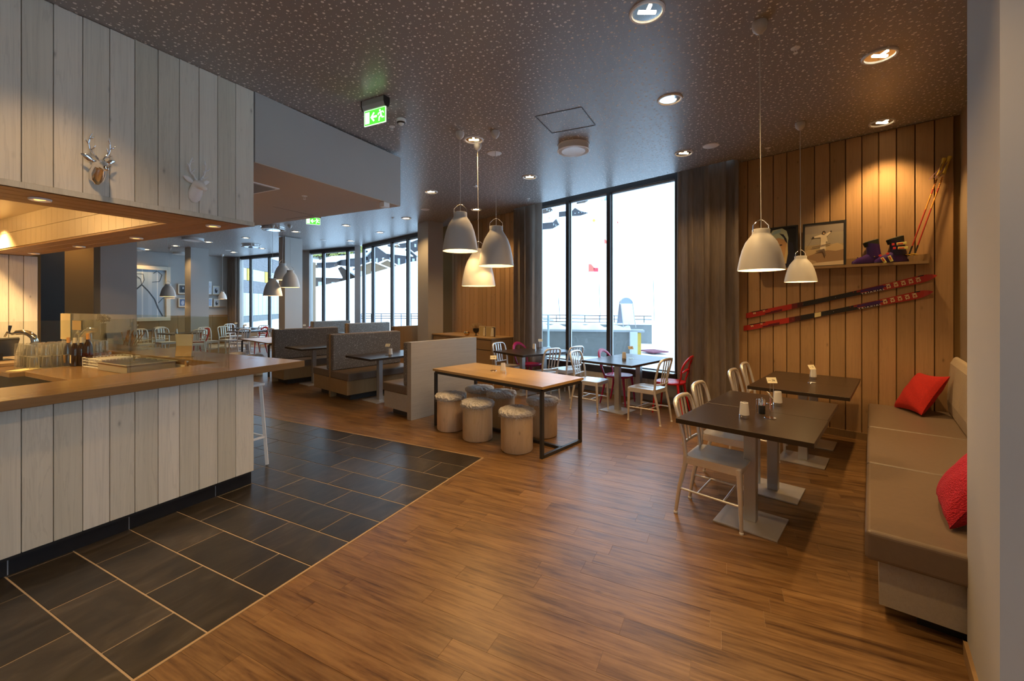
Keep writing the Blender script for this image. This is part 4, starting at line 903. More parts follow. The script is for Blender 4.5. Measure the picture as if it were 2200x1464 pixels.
sk = [oc([(0, 0), (1, 0), (1, 1), (0, 1)], (150, 140, 128)), oc([(0, 0), (1, 0), (1, .78), (0, .78)], (160, 150, 130)), oc([(0, 0), (1, 0), (1, .5), (0, .5)], (172, 152, 112)),
      oc([(0, .36), (.12, .40), (.3, .38), (.45, .42), (.6, .44), (.72, .50), (.84, .52), (.9, .49), (1, .44), (1, 0), (0, 0)], (190, 164, 120)), oc([(0, .22), (.3, .30), (.6, .36), (.8, .33), (1, .36), (1, 0), (0, 0)], (150, 120, 86)),
      oc([(0, 0), (1, 0), (1, .10), (.5, .08), (.3, .07), (0, .06)], (205, 185, 150)), oc([(.0, .0), (.32, .07), (.3, .11), (0, .2)], (176, 150, 112)),
      oc([(.42, .60), (.56, .60), (.55, .52), (.55, .38), (.48, .36), (.40, .40), (.42, .50)], (222, 208, 180)), oc([(.42, .75), (.56, .75), (.60, .57), (.42, .56)], (214, 200, 172)), oc([(.44, .75), (.25, .71), (.25, .675), (.44, .68)], (222, 208, 180)), oc([(.55, .75), (.66, .80), (.68, .775), (.58, .69)], (222, 208, 180)),
      oc(ell(.225, .69, .03, .02, 8), (60, 50, 46)), oc(ell(.68, .80, .025, .02, 8), (60, 50, 46)), oc(ell(.50, .785, .045, .045, 12), (64, 48, 40)), oc(ell(.50, .77, .02, .02, 8), (200, 170, 130)),
      oc([(.22, .68), (.225, .68), (.04, .42), (.035, .42)], (70, 60, 50)), oc([(.20, .44), (.66, .50), (.68, .52), (.2, .46)], (120, 100, 80)), oc([(.3, .36), (.52, .40), (.56, .22), (.53, .22), (.48, .34), (.32, .335)], (110, 92, 74))]
picture(px0, px1, hz, .075, 'black framed photo of a skier in white jumping with arms spread', sk)
qx0, _ = bx_(1640, 490, .05); qx1, _ = bx_(1714, 485, .05); hq = bx_(1716, 482.5, .05)[1] - SZ
po = [oc([(0, 0), (1, 0), (1, 1), (0, 1)], (14, 12, 12)), oc([(.45, 0), (.95, 0), (.98, .3), (.9, .6), (.72, .68), (.6, .3)], (22, 22, 40)),
      oc([(.20, .72), (.28, .30), (.36, .14), (.52, .10), (.66, .22), (.72, .42), (.74, .66), (.5, .78)], (206, 160, 104)), oc([(.60, .10), (.70, .10), (.75, .35), (.74, .60), (.70, .60), (.66, .35)], (214, 190, 130)), oc([(.42, .0), (.60, .08), (.62, .0)], (190, 160, 110)),
      oc([(.16, .66), (.15, .86), (.24, .97), (.55, 1.0), (.70, .92), (.76, .74), (.74, .58), (.66, .70), (.45, .76), (.28, .74)], (190, 200, 168)), oc([(.45, .88), (.60, .84), (.70, .72), (.73, .60), (.66, .66), (.60, .76)], (26, 28, 44)), oc([(.18, .84), (.3, .95), (.5, .98), (.5, .9), (.3, .86)], (160, 190, 190)),
      oc(ell(.52, .575, .05, .018, 12), (70, 50, 40)), oc(ell(.33, .565, .04, .016, 12), (70, 50, 40)), oc([(.34, .32), (.52, .36), (.46, .27), (.38, .26)], (150, 60, 44)), oc([(.36, .315), (.49, .345), (.45, .30), (.39, .295)], (240, 225, 200))]
picture(qx0, qx1, hq, .065, 'unframed dark portrait photo of a smiling person in a pale knit hat', po)
# ski boots
PURP = plain('boot_purple', (.050, .016, .12), .3); PURD = plain('boot_dark', (.022, .012, .045), .35); LINER = plain('boot_liner', (.02, .022, .012), .8); BUCK = plain('buckle_yellow', (.75, .70, .22), .35); BRED = plain('buckle_red', (.70, .05, .04), .35)
def boot(px, label, scale, rich):
    x, _ = bx_(px, 560, .06); t = thing('ski_boot', label, 'ski boot', wb(x, .062, SZ + .001), AB + R(180) + R(8), 'ski boots on the shelf'); s = scale
    # local: +x is the viewer's right (heel side), -x the toe; y across
    def loft(secs, mat, nm, sm=45):
        m = MB(); n = 18; vs = []
        for (cx, cy, cz, ax, ay, tilt) in secs:
            for j in range(n):
                q = 2 * math.pi * j / n; c_, s_ = math.cos(q), math.sin(q); c_ = math.copysign(abs(c_) ** .75, c_); s_ = math.copysign(abs(s_) ** .75, s_)
                vs.append((s * (cx + ax * c_), s * (cy + ay * s_), s * (cz + ax * c_ * tilt)))
        k = len(secs); fs = [(i * n + j, i * n + (j + 1) % n, (i + 1) * n + (j + 1) % n, (i + 1) * n + j) for i in range(k - 1) for j in range(n)] + [tuple(range(n - 1, -1, -1)), tuple(range((k - 1) * n, k * n))]
        return m.add(vs, fs).build(nm, mat, t, smooth=sm)
    m = MB(); m.box(-.155 * s, .13 * s, -.034 * s, .034 * s, 0, .022 * s).build('sole', PURD, t, bevel=.006)
    loft([(-.012, 0, .018, .148, .046, 0), (-.012, 0, .045, .142, .050, 0), (.01, 0, .070, .112, .050, -.12), (.035, 0, .095, .085, .048, -.15), (.05, 0, .12, .066, .046, -.15)], PURP, 'shell')
    loft([(.050, 0, .085, .072, .052, -.1), (.046, 0, .14, .066, .054, -.1), (.040, 0, .20, .064, .056, -.15), (.034, 0, .245, .066, .058, -.2)], PURD if rich else PURP, 'cuff')
    loft([(.030, 0, .215, .068, .050, .10), (.020, 0, .275, .074, .052, .30), (.018, 0, .282, .062, .042, .30), (.024, 0, .22, .055, .036, .1)], LINER, 'liner')
    if rich:
        for cx, cz, tl, ww in ((.035, .205, 4, .075), (.045, .160, -2, .075), (-.030, .075, -68, .06), (-.088, .060, -62, .06)):
            M = Matrix.Translation((cx * s, (-.060 if cz > .1 else -.056) * s, cz * s)) @ Matrix.Rotation(R(-tl), 4, 'Y')
            m = MB(); m.box(-.006 * s, ww * s, -.006, .0, -.014 * s, .014 * s, M=M).build('buckle', BUCK, t, bevel=.004)
            m = MB(); m.box(-.0 * s, ww * .6 * s, -.009, -.005, -.005 * s, .005 * s, M=M).build('buckle_insert', BRED, t); m = MB(); m.box(-.045 * s, -.022 * s, -.007, .002, -.012 * s, .012 * s, M=M).build('buckle_catch', BRED, t, bevel=.002)
    else:
        for cz in (.12, .15, .18, .21): MB().lathe([(0, 0), (.004, .001), (.004, .003), (0, .004)], 8, (-.055 * s, -.033 * s, cz * s)).build('stud', CHROME, t)
        MB().lathe([(0, 0), (.007, 0), (.007, .005), (0, .006)], 10, (0, 0, 0), M=Matrix.Translation((.05 * s, -.053 * s, .09 * s)) @ Matrix.Rotation(R(90), 4, 'X')).build('rivet', GOLD, t); MB().tube([(-.105 * s, -.02, .085 * s), (-.10 * s, 0, .096 * s), (-.095 * s, .02, .088 * s)], .004, 6).build('toe_clip', EDGE, t)
    return t
boot(1866, 'plain purple ski boot with black liner next to the skier photo', .98, False); boot(1917, 'purple ski boot with red and yellow buckles next to the poles', 1.03, True)
# poles
def pole(top, bot, yt, yb, label):
    xt, zt = bx_(*top, yt); xb, zb = bx_(*bot, yb); t = thing('ski_pole', label, 'ski pole', BO, AB, 'ski poles leaning at the shelf end')
    a = Vector((xb, yb, zb)); b = Vector((xt, yt, zt)); d = b - a; P_ = lambda f: a + d * f
    RO = plain('pole_red', (.42, .05, .03), .35); YE = plain('pole_yellow', (.75, .52, .06), .4)
    MB().tube([P_(.12), P_(.80)], .0068, 8).build('shaft', RO, t, smooth=60)
    m = MB()
    for f in [.50 + .013 * i for i in range(12)] + [.70 + .017 * i for i in range(6)]: m.tube([P_(f), P_(f + .007)], .0073, 8)
    m.build('shaft_print', YE, t); MB().tube([P_(.03), P_(.13)], .0075, 8).build('ferrule', BLACKP, t)
    MB().tube([a, P_(.03)], .003, 6).build('tip', CHROME, t)
    MB().tube([P_(.83), P_(.85), P_(.87), P_(.89), P_(.91), P_(.93), P_(.95), P_(.97), P_(.985), P_(1)], [.014, .015, .0125, .0145, .0125, .0145, .0125, .0145, .019, .018], 12).build('grip', YE, t, smooth=60)
    m = MB(); Mq = d.to_track_quat('Z', 'Y').to_matrix().to_4x4(); m.lathe([(.008, 0), (.032, .002), (.034, .006), (.008, .012)], 14, P_(.035), M=Mq); m.build('basket', YE, t, smooth=40)
    PL = plain('strap_purple', (.12, .035, .09), .7); c = P_(.90); MB().tube([P_(.98), c + Vector((.02, .03, -.02)), P_(.82) + Vector((.065, .03, -.02)), P_(.80) + Vector((.03, .02, 0)), P_(.84)], [.006] * 5, 6, flat=.25).build('strap', PL, t, smooth=60)
    return t
pole((2029, 340), (1950, 556), .035, .085, 'red ski pole with yellow grip leaning in the corner, shelf side'); pole((2041, 336), (1962, 555), .035, .085, 'red ski pole with yellow grip leaning in the corner, pillar side')
# skis
def ski(c0, c1, prof, label, patch):
    y = .034; t = thing('ski', label, 'ski', BO, AB, 'skis mounted on the plank wall')
    def C(f, side): # f along, side -1..1 across (upwards positive)
        px = c0[0] + (c1[0] - c0[0]) * f; py = c0[1] + (c1[1] - c0[1]) * f + sag(f); w = 0
        for (a, wa_), (b, wb__) in zip(prof[:-1], prof[1:]):
            if a <= f <= b: w = wa_ + (wb__ - wa_) * (f - a) / (b - a)
        x, z = bx_(px, py - side * w / 2 + 0 * 1, y); return (x, z)
    sag = lambda f: patch['sag'] * 4 * f * (1 - f)
    N = 40; top = [C(i / N, 1) for i in range(N + 1)]; bot = [C(i / N, -1) for i in range(N + 1)]
    m = MB(); vs = []
    for i in range(N + 1):
        f = i / N; yy = .008 * math.sin(math.pi * f) + (.045 * max(0, (f - .93) / .07) ** 2)
        for (x, z) in (top[i], bot[i]): vs += [(x, .012 + yy, z), (x, .022 + yy, z)]
    fs = []
    for i in range(N):
        a = 4 * i; b = 4 * (i + 1); fs += [(a, b, b + 2, a + 2), (a + 1, a + 3, b + 3, b + 1), (a, a + 1, b + 1, b), (a + 2, b + 2, b + 3, a + 3)]
    fs += [(0, 2, 3, 1), (4 * N, 4 * N + 1, 4 * N + 3, 4 * N + 2)]
    REDS = plain('ski_red', (.42, .025, .012), .3); m.add(vs, fs).build('core', REDS, t)
    def band(f0, f1, s0, s1, c, n=8):
        o = []
        for i in range(n): f = f0 + (f1 - f0) * i / n; o.append((f, s0, s1, f0 + (f1 - f0) * (i + 1) / n))
        return [('q', a, b, s0, s1, c) for a, _, _, b in o]
    strips = band(.27, .30, -1, 1, (60, 14, 10), 1) + band(.24, .27, -1, 1, (100, 18, 12), 1) + band(.30, .58, -1, 1, (18, 14, 14)) + band(.58, .60, -1, .2, (18, 14, 14), 1) + band(.60, .64, -1, -.4, (18, 14, 14), 1) + band(.56, .62, .4, 1, (120, 20, 24), 1) + band(.60, .72, -.2, .75, (62, 20, 92), 3) + band(.64, .72, -1, -.2, (52, 16, 60), 2) + band(.62, .70, .75, 1, (120, 22, 30), 1) + band(.72, .76, .0, .4, (62, 20, 92), 1) + band(.90, .935, .72, .98, (24, 14, 26), 1) + band(.03, .115, .72, 1, (24, 14, 14), 2) + band(.10, .19, -.9, -.45, (70, 16, 30), 2) + band(.13, .19, -.4, -.15, (80, 16, 24), 1)
    vs = []; fsx = []; cols = []
    for (_, a, b, s0, s1, c) in strips:
        k = len(vs)
        for f, s_ in ((a, s0), (b, s0), (b, s1), (a, s1)):
            x0, z0 = C(f, -1); x1, z1 = C(f, 1); q = (s_ + 1) / 2; yy = .008 * math.sin(math.pi * f) + (.045 * max(0, (f - .93) / .07) ** 2); vs.append((x0 + (x1 - x0) * q, .0226 + yy, z0 + (z1 - z0) * q))
        fsx.append((k, k + 1, k + 2, k + 3)); cols.append(c)
    me = bpy.data.meshes.new('graphic'); me.from_pydata(vs, [], fsx); me.materials.append(PRINT); ca = me.color_attributes.new('Col', 'FLOAT_COLOR', 'CORNER'); k = 0
    for p_, c in zip(me.polygons, cols):
        for _ in p_.loop_indices: ca.data[k].color = (*L(c), 1); k += 1
    link('graphic', me, t)
    CRM = plain('ski_cream', (.72, .62, .30), .4, noise=0)
    def wr(body, f, s_, size, mat=CRM, spin=0, sx=1, bold=.0006):
        (x0, z0), (x1, z1) = C(f, -1), C(f, 1); q = (s_ + 1) / 2; (xa, za), (xb, zb_) = C(max(0, f - .02), 0), C(min(1, f + .02), 0); ang = math.atan2(zb_ - za, -(xb - xa))
        o = text('lettering', body, size, mat, t, (x0 + (x1 - x0) * q, .0232 + .008 * math.sin(math.pi * f), z0 + (z1 - z0) * q), (0, 0, 0), bold=bold)
        o.rotation_mode = 'XYZ'; o.matrix_local = Matrix.Translation(o.location) @ Matrix.Rotation(R(180), 4, 'Z') @ Matrix.Rotation(R(90), 4, 'X') @ Matrix.Rotation(ang + spin, 4, 'Z') @ Matrix.Diagonal((sx, 1, 1, 1)); return o
    for f in (.745, .784, .823, .862, .901): wr('K2', f, .02, .046, spin=R(-90), sx=.95, bold=.0022)
    wr('T R I A X I A L', .665, -.72, .020, plain('ski_white', (.8, .78, .7), .4, noise=0), sx=1.7)
    wr('M', .045, .28, .034, sx=1.3); wr('X', .095, .42, .030, sx=1.5)
    for f in patch['dots']: 
        x, z = C(f, 0); MB().lathe([(0, 0), (.004, 0), (.003, .002), (0, .002)], 8, (x, .0235 + .008 * math.sin(math.pi * f), z), M=Matrix.Rotation(R(-90), 4, 'X')).build('screw', CHROME, t)
    if patch.get('sticker'):
        f = patch['sticker']; (x0, z0), (x1, z1) = C(f, -.9), C(f, .9); (x2, z2), (x3, z3) = C(f + .034, -.9), C(f + .034, .9); y_ = .0310
        MB().quad((x0, y_, z0), (x2, y_, z2), (x3, y_, z3), (x1, y_, z1)).build('sticker', CRM, t, solid=.0004)
    return t
pf = [(0, 10.5), (.03, 12), (.2, 11.5), (.5, 9.5), (.7, 12.5), (.88, 16.5), (.94, 16), (.98, 9), (1, 1.5)]
ski((1602, 679), (2013, 592.5), pf, 'red and black ski, the upper of the pair on the plank wall', {'sag': 1.0, 'dots': (.30, .47)})
ski((1597, 706), (2005, 627), pf, 'red and black ski with cream sticker, the lower of the pair', {'sag': 1.5, 'dots': (.26, .475), 'sticker': .375})

# ---------- things on the bar ----------
def W(px, py, z=.95): return at(px, py, z)
gl_ = None; random.seed(17)
def glassware(p, kind):
    global gl_
    if gl_ is None or kind not in gl_:
        t = thing('drinking_glass', 'clear upside-down drinking glass in the cluster on the bar worktop', 'glass', p, 0, 'upturned glasses on the worktop')
        pr = [(.036, 0), (.033, .06), (.029, .115), (.028, .118), (.0, .118)] if kind else [(.030, 0), (.037, .03), (.040, .075), (.030, .10), (.0, .104)]
        MB().lathe(pr, 18).build('bowl', GWARE, t, smooth=40); MB().lathe([(pr[0][0] + .0012, 0), (pr[0][0] + .0012, .002), (pr[0][0] - .002, .002)], 18).build('rim', GWARE, t); gl_ = gl_ or {}; gl_[kind] = t; return t
    return dup(gl_[kind], p, random.uniform(0, 6))
gl_ = {}
for lay in range(2):
    for i in range(8):
        for j in range(6):
            if lay and (i + j * 3) % 7 == 0: continue
            q = uv(1.64 + .080 * i + random.uniform(-.004, .004), 6.16 + .084 * j + random.uniform(-.004, .004), .951 + lay * .1205)
            glassware(q, (i // 3 + lay) % 2 == 0 if False else True)
BOT = plain('dark_bottle_glass', (.020, .008, .004), .08, spec=.8); CAPW = plain('foil_cream', (.62, .55, .40), .4); CAPO = plain('foil_amber', (.60, .28, .07), .4); LABC = plain('label_cream', (.62, .52, .33), .6); LABO = plain('label_orange', (.65, .30, .05), .6)
def bottle(p, cap, lab, label, h=1.0, mat=BOT):
    t = thing('wine_bottle', label, 'bottle', p, random.uniform(-.3, .3) + R(200), 'wine bottles on the bar worktop')
    MB().lathe([(.030, 0), (.037, .004), (.037, .17 * h), (.034, .195 * h), (.018, .225 * h), (.014, .245 * h), (.0135, .26 * h)], 24).build('body', mat, t, smooth=45)
    MB().lathe([(.0142, .235 * h), (.0150, .26 * h), (.0150, .298 * h), (.0, .300 * h)], 18).build('capsule', cap, t, smooth=45)
    m = MB(); vs = []; n = 12
    for k in range(n + 1):
        a = R(-70 + 140 * k / n)
        for z in (.035, .12): vs.append((.0378 * math.cos(a), .0378 * math.sin(a), z * h))
    m.add(vs, [(2 * k, 2 * k + 2, 2 * k + 3, 2 * k + 1) for k in range(n)]).build('label', lab, t); return t
for px, py, c, l_, lb in ((147, 786, CAPO, LABO, 'wine bottle with amber neck and orange label, nearest the glasses'), (161, 787, CAPW, LABC, 'wine bottle with cream neck and pale front label'), (175, 786, CAPW, BOT, 'unlabelled dark wine bottle with cream neck'), (190, 784, CAPO, LABO, 'dark wine bottle with amber neck beside the wire basket')): bottle(W(px, py), c, l_, lb)
bottle(uv(1.98, 5.985, .95), CAPO, BOT, 'slim dark wine bottle standing behind the others', 1.15)
# cutlery tray
t = thing('cutlery_tray', 'grey sectioned cutlery tray on the bar worktop', 'tray', (0, 0, 0), AA); GP = plain('tray_grey', (.34, .32, .28), .5); u0, u1, v0, v1 = 1.90, 2.29, 4.93, 5.52
m = MB(); m.box(u0, u1, v0, v1, .952, .957).box(u0, u1, v0, v0 + .006, .955, 1.03).box(u0, u1, v1 - .006, v1, .955, 1.03).box(u0, u0 + .006, v0, v1, .955, 1.03).box(u1 - .006, u1, v0, v1, .955, 1.03).box(u0 - .012, u1 + .012, v0 - .012, v0 + .002, 1.026, 1.032).box(u0 - .012, u0 + .002, v0, v1, 1.026, 1.032).box(u1 - .002, u1 + .012, v0, v1, 1.026, 1.032); m.build('tray', GP, t)
for k in range(1, 5): MB().box(u0, u1, v0 + k * .118, v0 + k * .118 + .004, .955, 1.028).build('divider', GP, t)
for k in range(5):
    y0 = v0 + .012 + k * .118; m = MB(); M = Matrix.Translation((u0 + .02, 0, .965)) @ Matrix.Rotation(R(-7), 4, 'Y'); m.box(0, .34, y0, y0 + .095, 0, .012, M=M).build('compartment_insert', plain('tray_insert', (.22, .21, .20), .5), t)
o = MB().tube([uv(2.0, 5.25, 1.02), uv(2.12, 5.17, 1.04), uv(2.2, 5.12, 1.055)], [.004, .003, .009], 6, flat=.4).build('spoon', CHROME); tag(o, 'steel spoon lying in the cutlery tray', 'spoon')
t = thing('wire_basket', 'white wire basket with folded cloths on the bar worktop', 'basket', (0, 0, 0), AA); u0, u1, v0, v1 = 1.93, 2.27, 5.60, 5.96; m = MB()
for z in (.956, .985, 1.015, 1.045): m.tube([(u0, v0, z), (u1, v0, z), (u1, v1, z), (u0, v1, z), (u0, v0, z)], .0028, 5)
for k in range(13):
    a = u0 + (u1 - u0) * k / 12; b = v0 + (v1 - v0) * k / 12
    for q in (((a, v0), (a, v1)), ((u0, b), (u1, b))): m.tube([(*q[0], 1.045), (*q[0], .956), (*q[1], .956), (*q[1], 1.045)], .002, 4)
m.build('wire_frame', WHITE, t)
for k in range(3):
    o = MB().box(1.96, 2.24, 5.63, 5.93, .962 + .026 * k, .985 + .026 * k).build('folded_cloth', plain('cloth_grey', (.42, .41, .36), .9, noise=.2), None, bevel=.008, seg=3); o.rotation_euler = (0, 0, AA); tag(o, ['lowest folded grey cloth in the wire basket', 'middle folded grey cloth in the wire basket', 'top folded grey cloth in the wire basket'][k], 'cloth')
o = MB().box(-.10, .10, -.07, .07, 0, .003).build('paper_sheet', plain('paper_yellow', (.80, .68, .34), .6)); place(o, W(53, 795) + Vector((0, 0, .001)), AA + R(30)); tag(o, 'loose pale sheet on the worktop by the glasses', 'paper')
t = thing('menu_holder', 'upright cream menu board standing on the counter', 'menu', uv(2.40, 5.03, 1.05), AA + R(-62)); MN = plain('menu_cream', (.72, .50, .30), .55, noise=.02)
M = Matrix.Rotation(R(-8), 4, 'X'); MB().box(-.082, .082, 0, .004, .004, .235, M=M).build('front_sheet', MN, t); MB().box(-.082, .082, .03, .034, .004, .235, M=Matrix.Rotation(R(7), 4, 'X')).build('back_sheet', WHITE, t); MB().box(-.085, .085, -.01, .05, 0, .004).build('foot', GLASS, t)
m = MB(); m.tube([(.02, -.002, .225), (.05, -.002, .20), (.066, -.002, .16), (.07, -.002, .12)], .0008, 4).build('print_curve', EDGE, t).matrix_local = M
# glass screens
t = thing('glass_screen', 'clear glass screen standing along the front counter', 'glass screen', (0, 0, 0), AA); ua = on_v(280, 3.765); ub = on_v(492, 3.765)
for a, b in ((ua - 1.3, ua - .003), (ua + .003, ub)): MB().box(a, b, 3.760, 3.770, 1.052, 1.497).build('pane', TGLASS, t)
for a in (ua, ub - .002): MB().box(a - .0012, a + .0012, 3.759, 3.771, 1.052, 1.497).build('edge', TGLASS, t)
t = thing('glass_screen', 'second glass screen running back over the worktop, with paper taped on', 'glass screen', (0, 0, 0), AA)
MB().box(ub - .006, ub + .002, 3.80, 7.15, 1.06, 1.492).build('pane', TGLASS, t); MB().box(ub - .006, ub + .003, 7.15, 7.156, 1.0, 1.492).build('edge', WLIGHT, t)
for v in (4.4, 5.4, 6.4, 7.1): MB().box(ub - .012, ub + .008, v, v + .03, .951, 1.08).build('clamp', CHROME, t)
va, vb_ = on_u(131, ub - .01), on_u(152, ub - .01)
o = MB().box(ub - .0145, ub - .0125, vb_, va, 1.18, 1.488).build('paper_sheet', plain('paper_lit', (.85, .74, .42), .6)); o.rotation_euler = (0, 0, AA); tag(o, 'long pale paper taped to the end of the glass screen', 'paper')
va, vb_ = on_u(156, ub - .01), on_u(175, ub - .01); o = MB().box(ub - .0145, ub - .0125, vb_, va, 1.30, 1.41).build('paper_card', plain('paper_amber', (.72, .52, .25), .6)); o.rotation_euler = (0, 0, AA); tag(o, 'small amber card hanging on the glass screen', 'card')
# beer tap, till, second tap
t = thing('beer_tap', 'curved chrome beer tap with black handle at the bar edge', 'beer tap', (0, 0, 0)); b0 = W(50, 786)
P_ = lambda px, py: ah(px, py, b0.y)
MB().tube([P_(48, 787), P_(50, 768), P_(58, 755), P_(70, 745), P_(75, 735), P_(72, 724), P_(62, 717), P_(50, 714), P_(36, 715)], [.034, .030, .029, .029, .029, .029, .027, .026, .024], 16).build('column', CHROME, t, smooth=60)
MB().lathe([(.055, 0), (.055, .010), (.036, .016)], 20, b0).build('base', CHROME, t, smooth=40)
MB().tube([P_(36, 715), P_(26, 718), P_(16, 714), P_(10, 724)], [.015, .012, .010, .008], 10).build('spout', CHROME, t, smooth=60)
MB().tube([P_(20, 715), P_(20.5, 708), P_(22, 700)], [.006, .011, .014], 10).build('handle', BLACKP, t, smooth=60)
t = thing('beer_tap', 'second chrome tap arching behind the wine bottles', 'beer tap', (0, 0, 0)); YY = 5.1
P_ = lambda px, py: ah(px, py, YY)
MB().tube([P_(176, 775), P_(174, 740), P_(177, 722), P_(186, 712), P_(197, 709), P_(206, 710)], [.034, .032, .032, .031, .030, .028], 14).build('column', CHROME, t, smooth=60); MB().tube([P_(174, 722), P_(168, 717)], [.008, .013], 8).build('handle', CHROME, t, smooth=60)
t = thing('till_screen', 'dark tilted till screen at the back of the bar', 'till', (0, 0, 0), AA)
M = Matrix.Translation((1.60, 7.15, 1.12)) @ Matrix.Rotation(R(38), 4, 'X'); MB().box(-.17, .17, -.015, .015, -.13, .13, M=M).build('screen', EDGE, t, bevel=.006); MB().box(-.16, .16, -.0175, -.0155, -.12, .12, M=M).build('display', plain('till_display', (.10, .11, .12), .15), t)
MB().box(1.50, 1.74, 7.05, 7.35, .951, .985).build('foot', EDGE, t, bevel=.01); MB().box(1.57, 1.67, 7.18, 7.24, .985, 1.10).build('neck', EDGE, t)
t = thing('drawer_box', 'low wooden box under the till at the bar', 'box', (0, 0, 0), AA); MB().box(1.46, 1.76, 6.68, 7.0, .951, .985).build('box', VENBR, t, bevel=.004); MB().box(1.456, 1.46, 6.71, 6.97, .958, .978).build('front', SILV, t)
t = thing('cutlery_bin', 'clear box of upright tongs and spoons on the worktop', 'bin', (0, 0, 0), AA); MB().box(2.40, 2.66, 6.20, 6.70, 1.052, 1.18).build('box', TGLASS, t)
m = MB(); random.seed(4)
for k in range(14): 
    a = (random.uniform(2.45, 2.6), random.uniform(6.3, 6.6), 1.10); m.tube([a, (a[0] + random.uniform(-.04, .04), a[1] - random.uniform(.02, .14), 1.22 + random.uniform(0, .07))], [.003, .007], 5, flat=.5)
m.build('tongs', GOLD, t)['kind'] = 'stuff'
for k, (v_, h_, lb) in enumerate(((7.55, .17, 'small green bottle with silver pourer, nearer the flowers'), (7.85, .17, 'small green bottle with silver pourer, farther back'))):
    bottle(uv(2.50, v_, 1.05), SILV, BOT, lb, .8)
t = thing('flower_vase', 'slim dark vase with dried flower head behind the bottles', 'vase', uv(2.55, 7.25, 1.05)); MB().lathe([(.03, 0), (.036, .08), (.024, .2), (.028, .30)], 16).build('vase', LINER, t, smooth=40)
m = MB(); random.seed(8)
for k in range(30): a = (random.uniform(-.05, .05), random.uniform(-.05, .05), .36 + random.uniform(-.04, .05)); m.lathe([(0, -.02), (.018, 0), (0, .02)], 5, a)
m.tube([(0, 0, .2), (0, 0, .34)], .004, 5).build('flower_head', LINER, t)
# ---------- dining room beyond the bar ----------
def tabA(x, y, rz, label, w=.8, L_=.8): 
    ex = Vector((math.cos(rz), math.sin(rz))); ey = Vector((-math.sin(rz), math.cos(rz))); return table(label, (x, y), ex, L_, ey, w, [(L_ / 2, w / 2, .2)], 'dining_table', 'dining room tables')
uvp = lambda u, v: tuple(uv(u, v))[:2]
TB_ = [(7.9, 13.2, 'dining table with grey-lit top near the far window curtain'), (6.4, 14.0, 'dining table behind the cream menu board'), (8.9, 14.9, 'dining table below the picture ledges'), (6.6, 16.6, 'dining table against the panelled wall under the branch picture'), (8.9, 11.9, 'dining table under the far pendant trio')]
for u, v, lb in TB_: tabA(*uvp(u, v), AA, lb)
U1 = Vector((.447, .894)); V1 = Vector((-.894, .447))
def ch(u, v, d, lb): return (*uvp(u, v), d, lb)
far = [ch(7.55, 14.35, -V1, 'silver chair at the dining table near the far curtain, bar side'), ch(8.15, 14.40, -V1, 'silver chair at the dining table near the far curtain, window side'), ch(7.65, 12.95, V1, 'silver chair facing the left wall, front row of the dining room'),
       ch(6.75, 15.10, -V1, 'silver chair behind the menu board, left wall side'), ch(6.15, 14.95, -V1, 'silver chair behind the glass screen, nearest the bar'), ch(6.85, 13.75, V1, 'silver chair just past the menu board'),
       ch(9.25, 16.0, -V1, 'silver chair below the picture ledges'), ch(9.3, 14.6, V1, 'silver chair backing onto the far window'), ch(6.8, 17.7, -V1, 'silver chair against the panelled wall'), ch(7.0, 16.3, V1, 'silver chair opposite the panelled wall seat'),
       ch(8.75, 11.6, V1, 'silver chair before the far window, square column side'), ch(9.3, 12.95, -V1, 'silver chair before the far window, curtain side'), ch(8.35, 12.1, U1, 'silver chair seen from behind over the brown booth')]
chairs(ALC, far, 'aluminium chairs in the dining room')
chairs(RDC, [ch(9.9, 14.0, -U1, 'red moulded chair by the far window curtain'), ch(8.6, 13.6, -U1, 'red moulded chair at the dining table near the far curtain'), ch(7.3, 14.5, -U1, 'red moulded chair just right of the menu board'), ch(5.9, 16.9, U1, 'red moulded chair by the panelled wall')], 'red chairs in the dining room')
chairs(PKC, [ch(9.45, 12.45, -U1, 'magenta moulded chair before the far window')], 'red chairs in the dining room')
for u, v, lb in ((8.3, 13.5, 'candle lamp on the table near the far curtain'), (6.7, 14.4, 'candle lamp on the table behind the menu board'), (9.2, 15.3, 'candle lamp on the table below the picture ledges')): candle(uvp(u, v), lb)
for u, v, lb, nn in ((8.4, 13.9, 'wire card stand on the table near the far curtain', '12'), (6.8, 17.0, 'wire card stand on the table under the branch picture', '8'), (9.1, 15.6, 'wire card stand on the table below the picture ledges', '14'), (9.2, 12.1, 'wire card stand on the table under the far pendants', '11')): card(uvp(u, v), R(20), lb, nn)
p0 = Vector((-5.35, 9.25)); t = thing('oak_side_table', 'second oak table with brown top left of the brown-lit booth', 'table', (p0.x, p0.y, 0), math.atan2(E1.y, E1.x))
for k in range(4): MB().box(k * .19, (k + 1) * .19 - .0008, 0, 1.75, .722, .75).build('board', OAKL, t)
for y in (.03, 1.72):
    for x in (.03, .73): sq((x, y, 0), (x, y, .70)).build('leg', STEEL, t)
    sq((.03, y, .704), (.73, y, .704)).build('top_rail', STEEL, t)
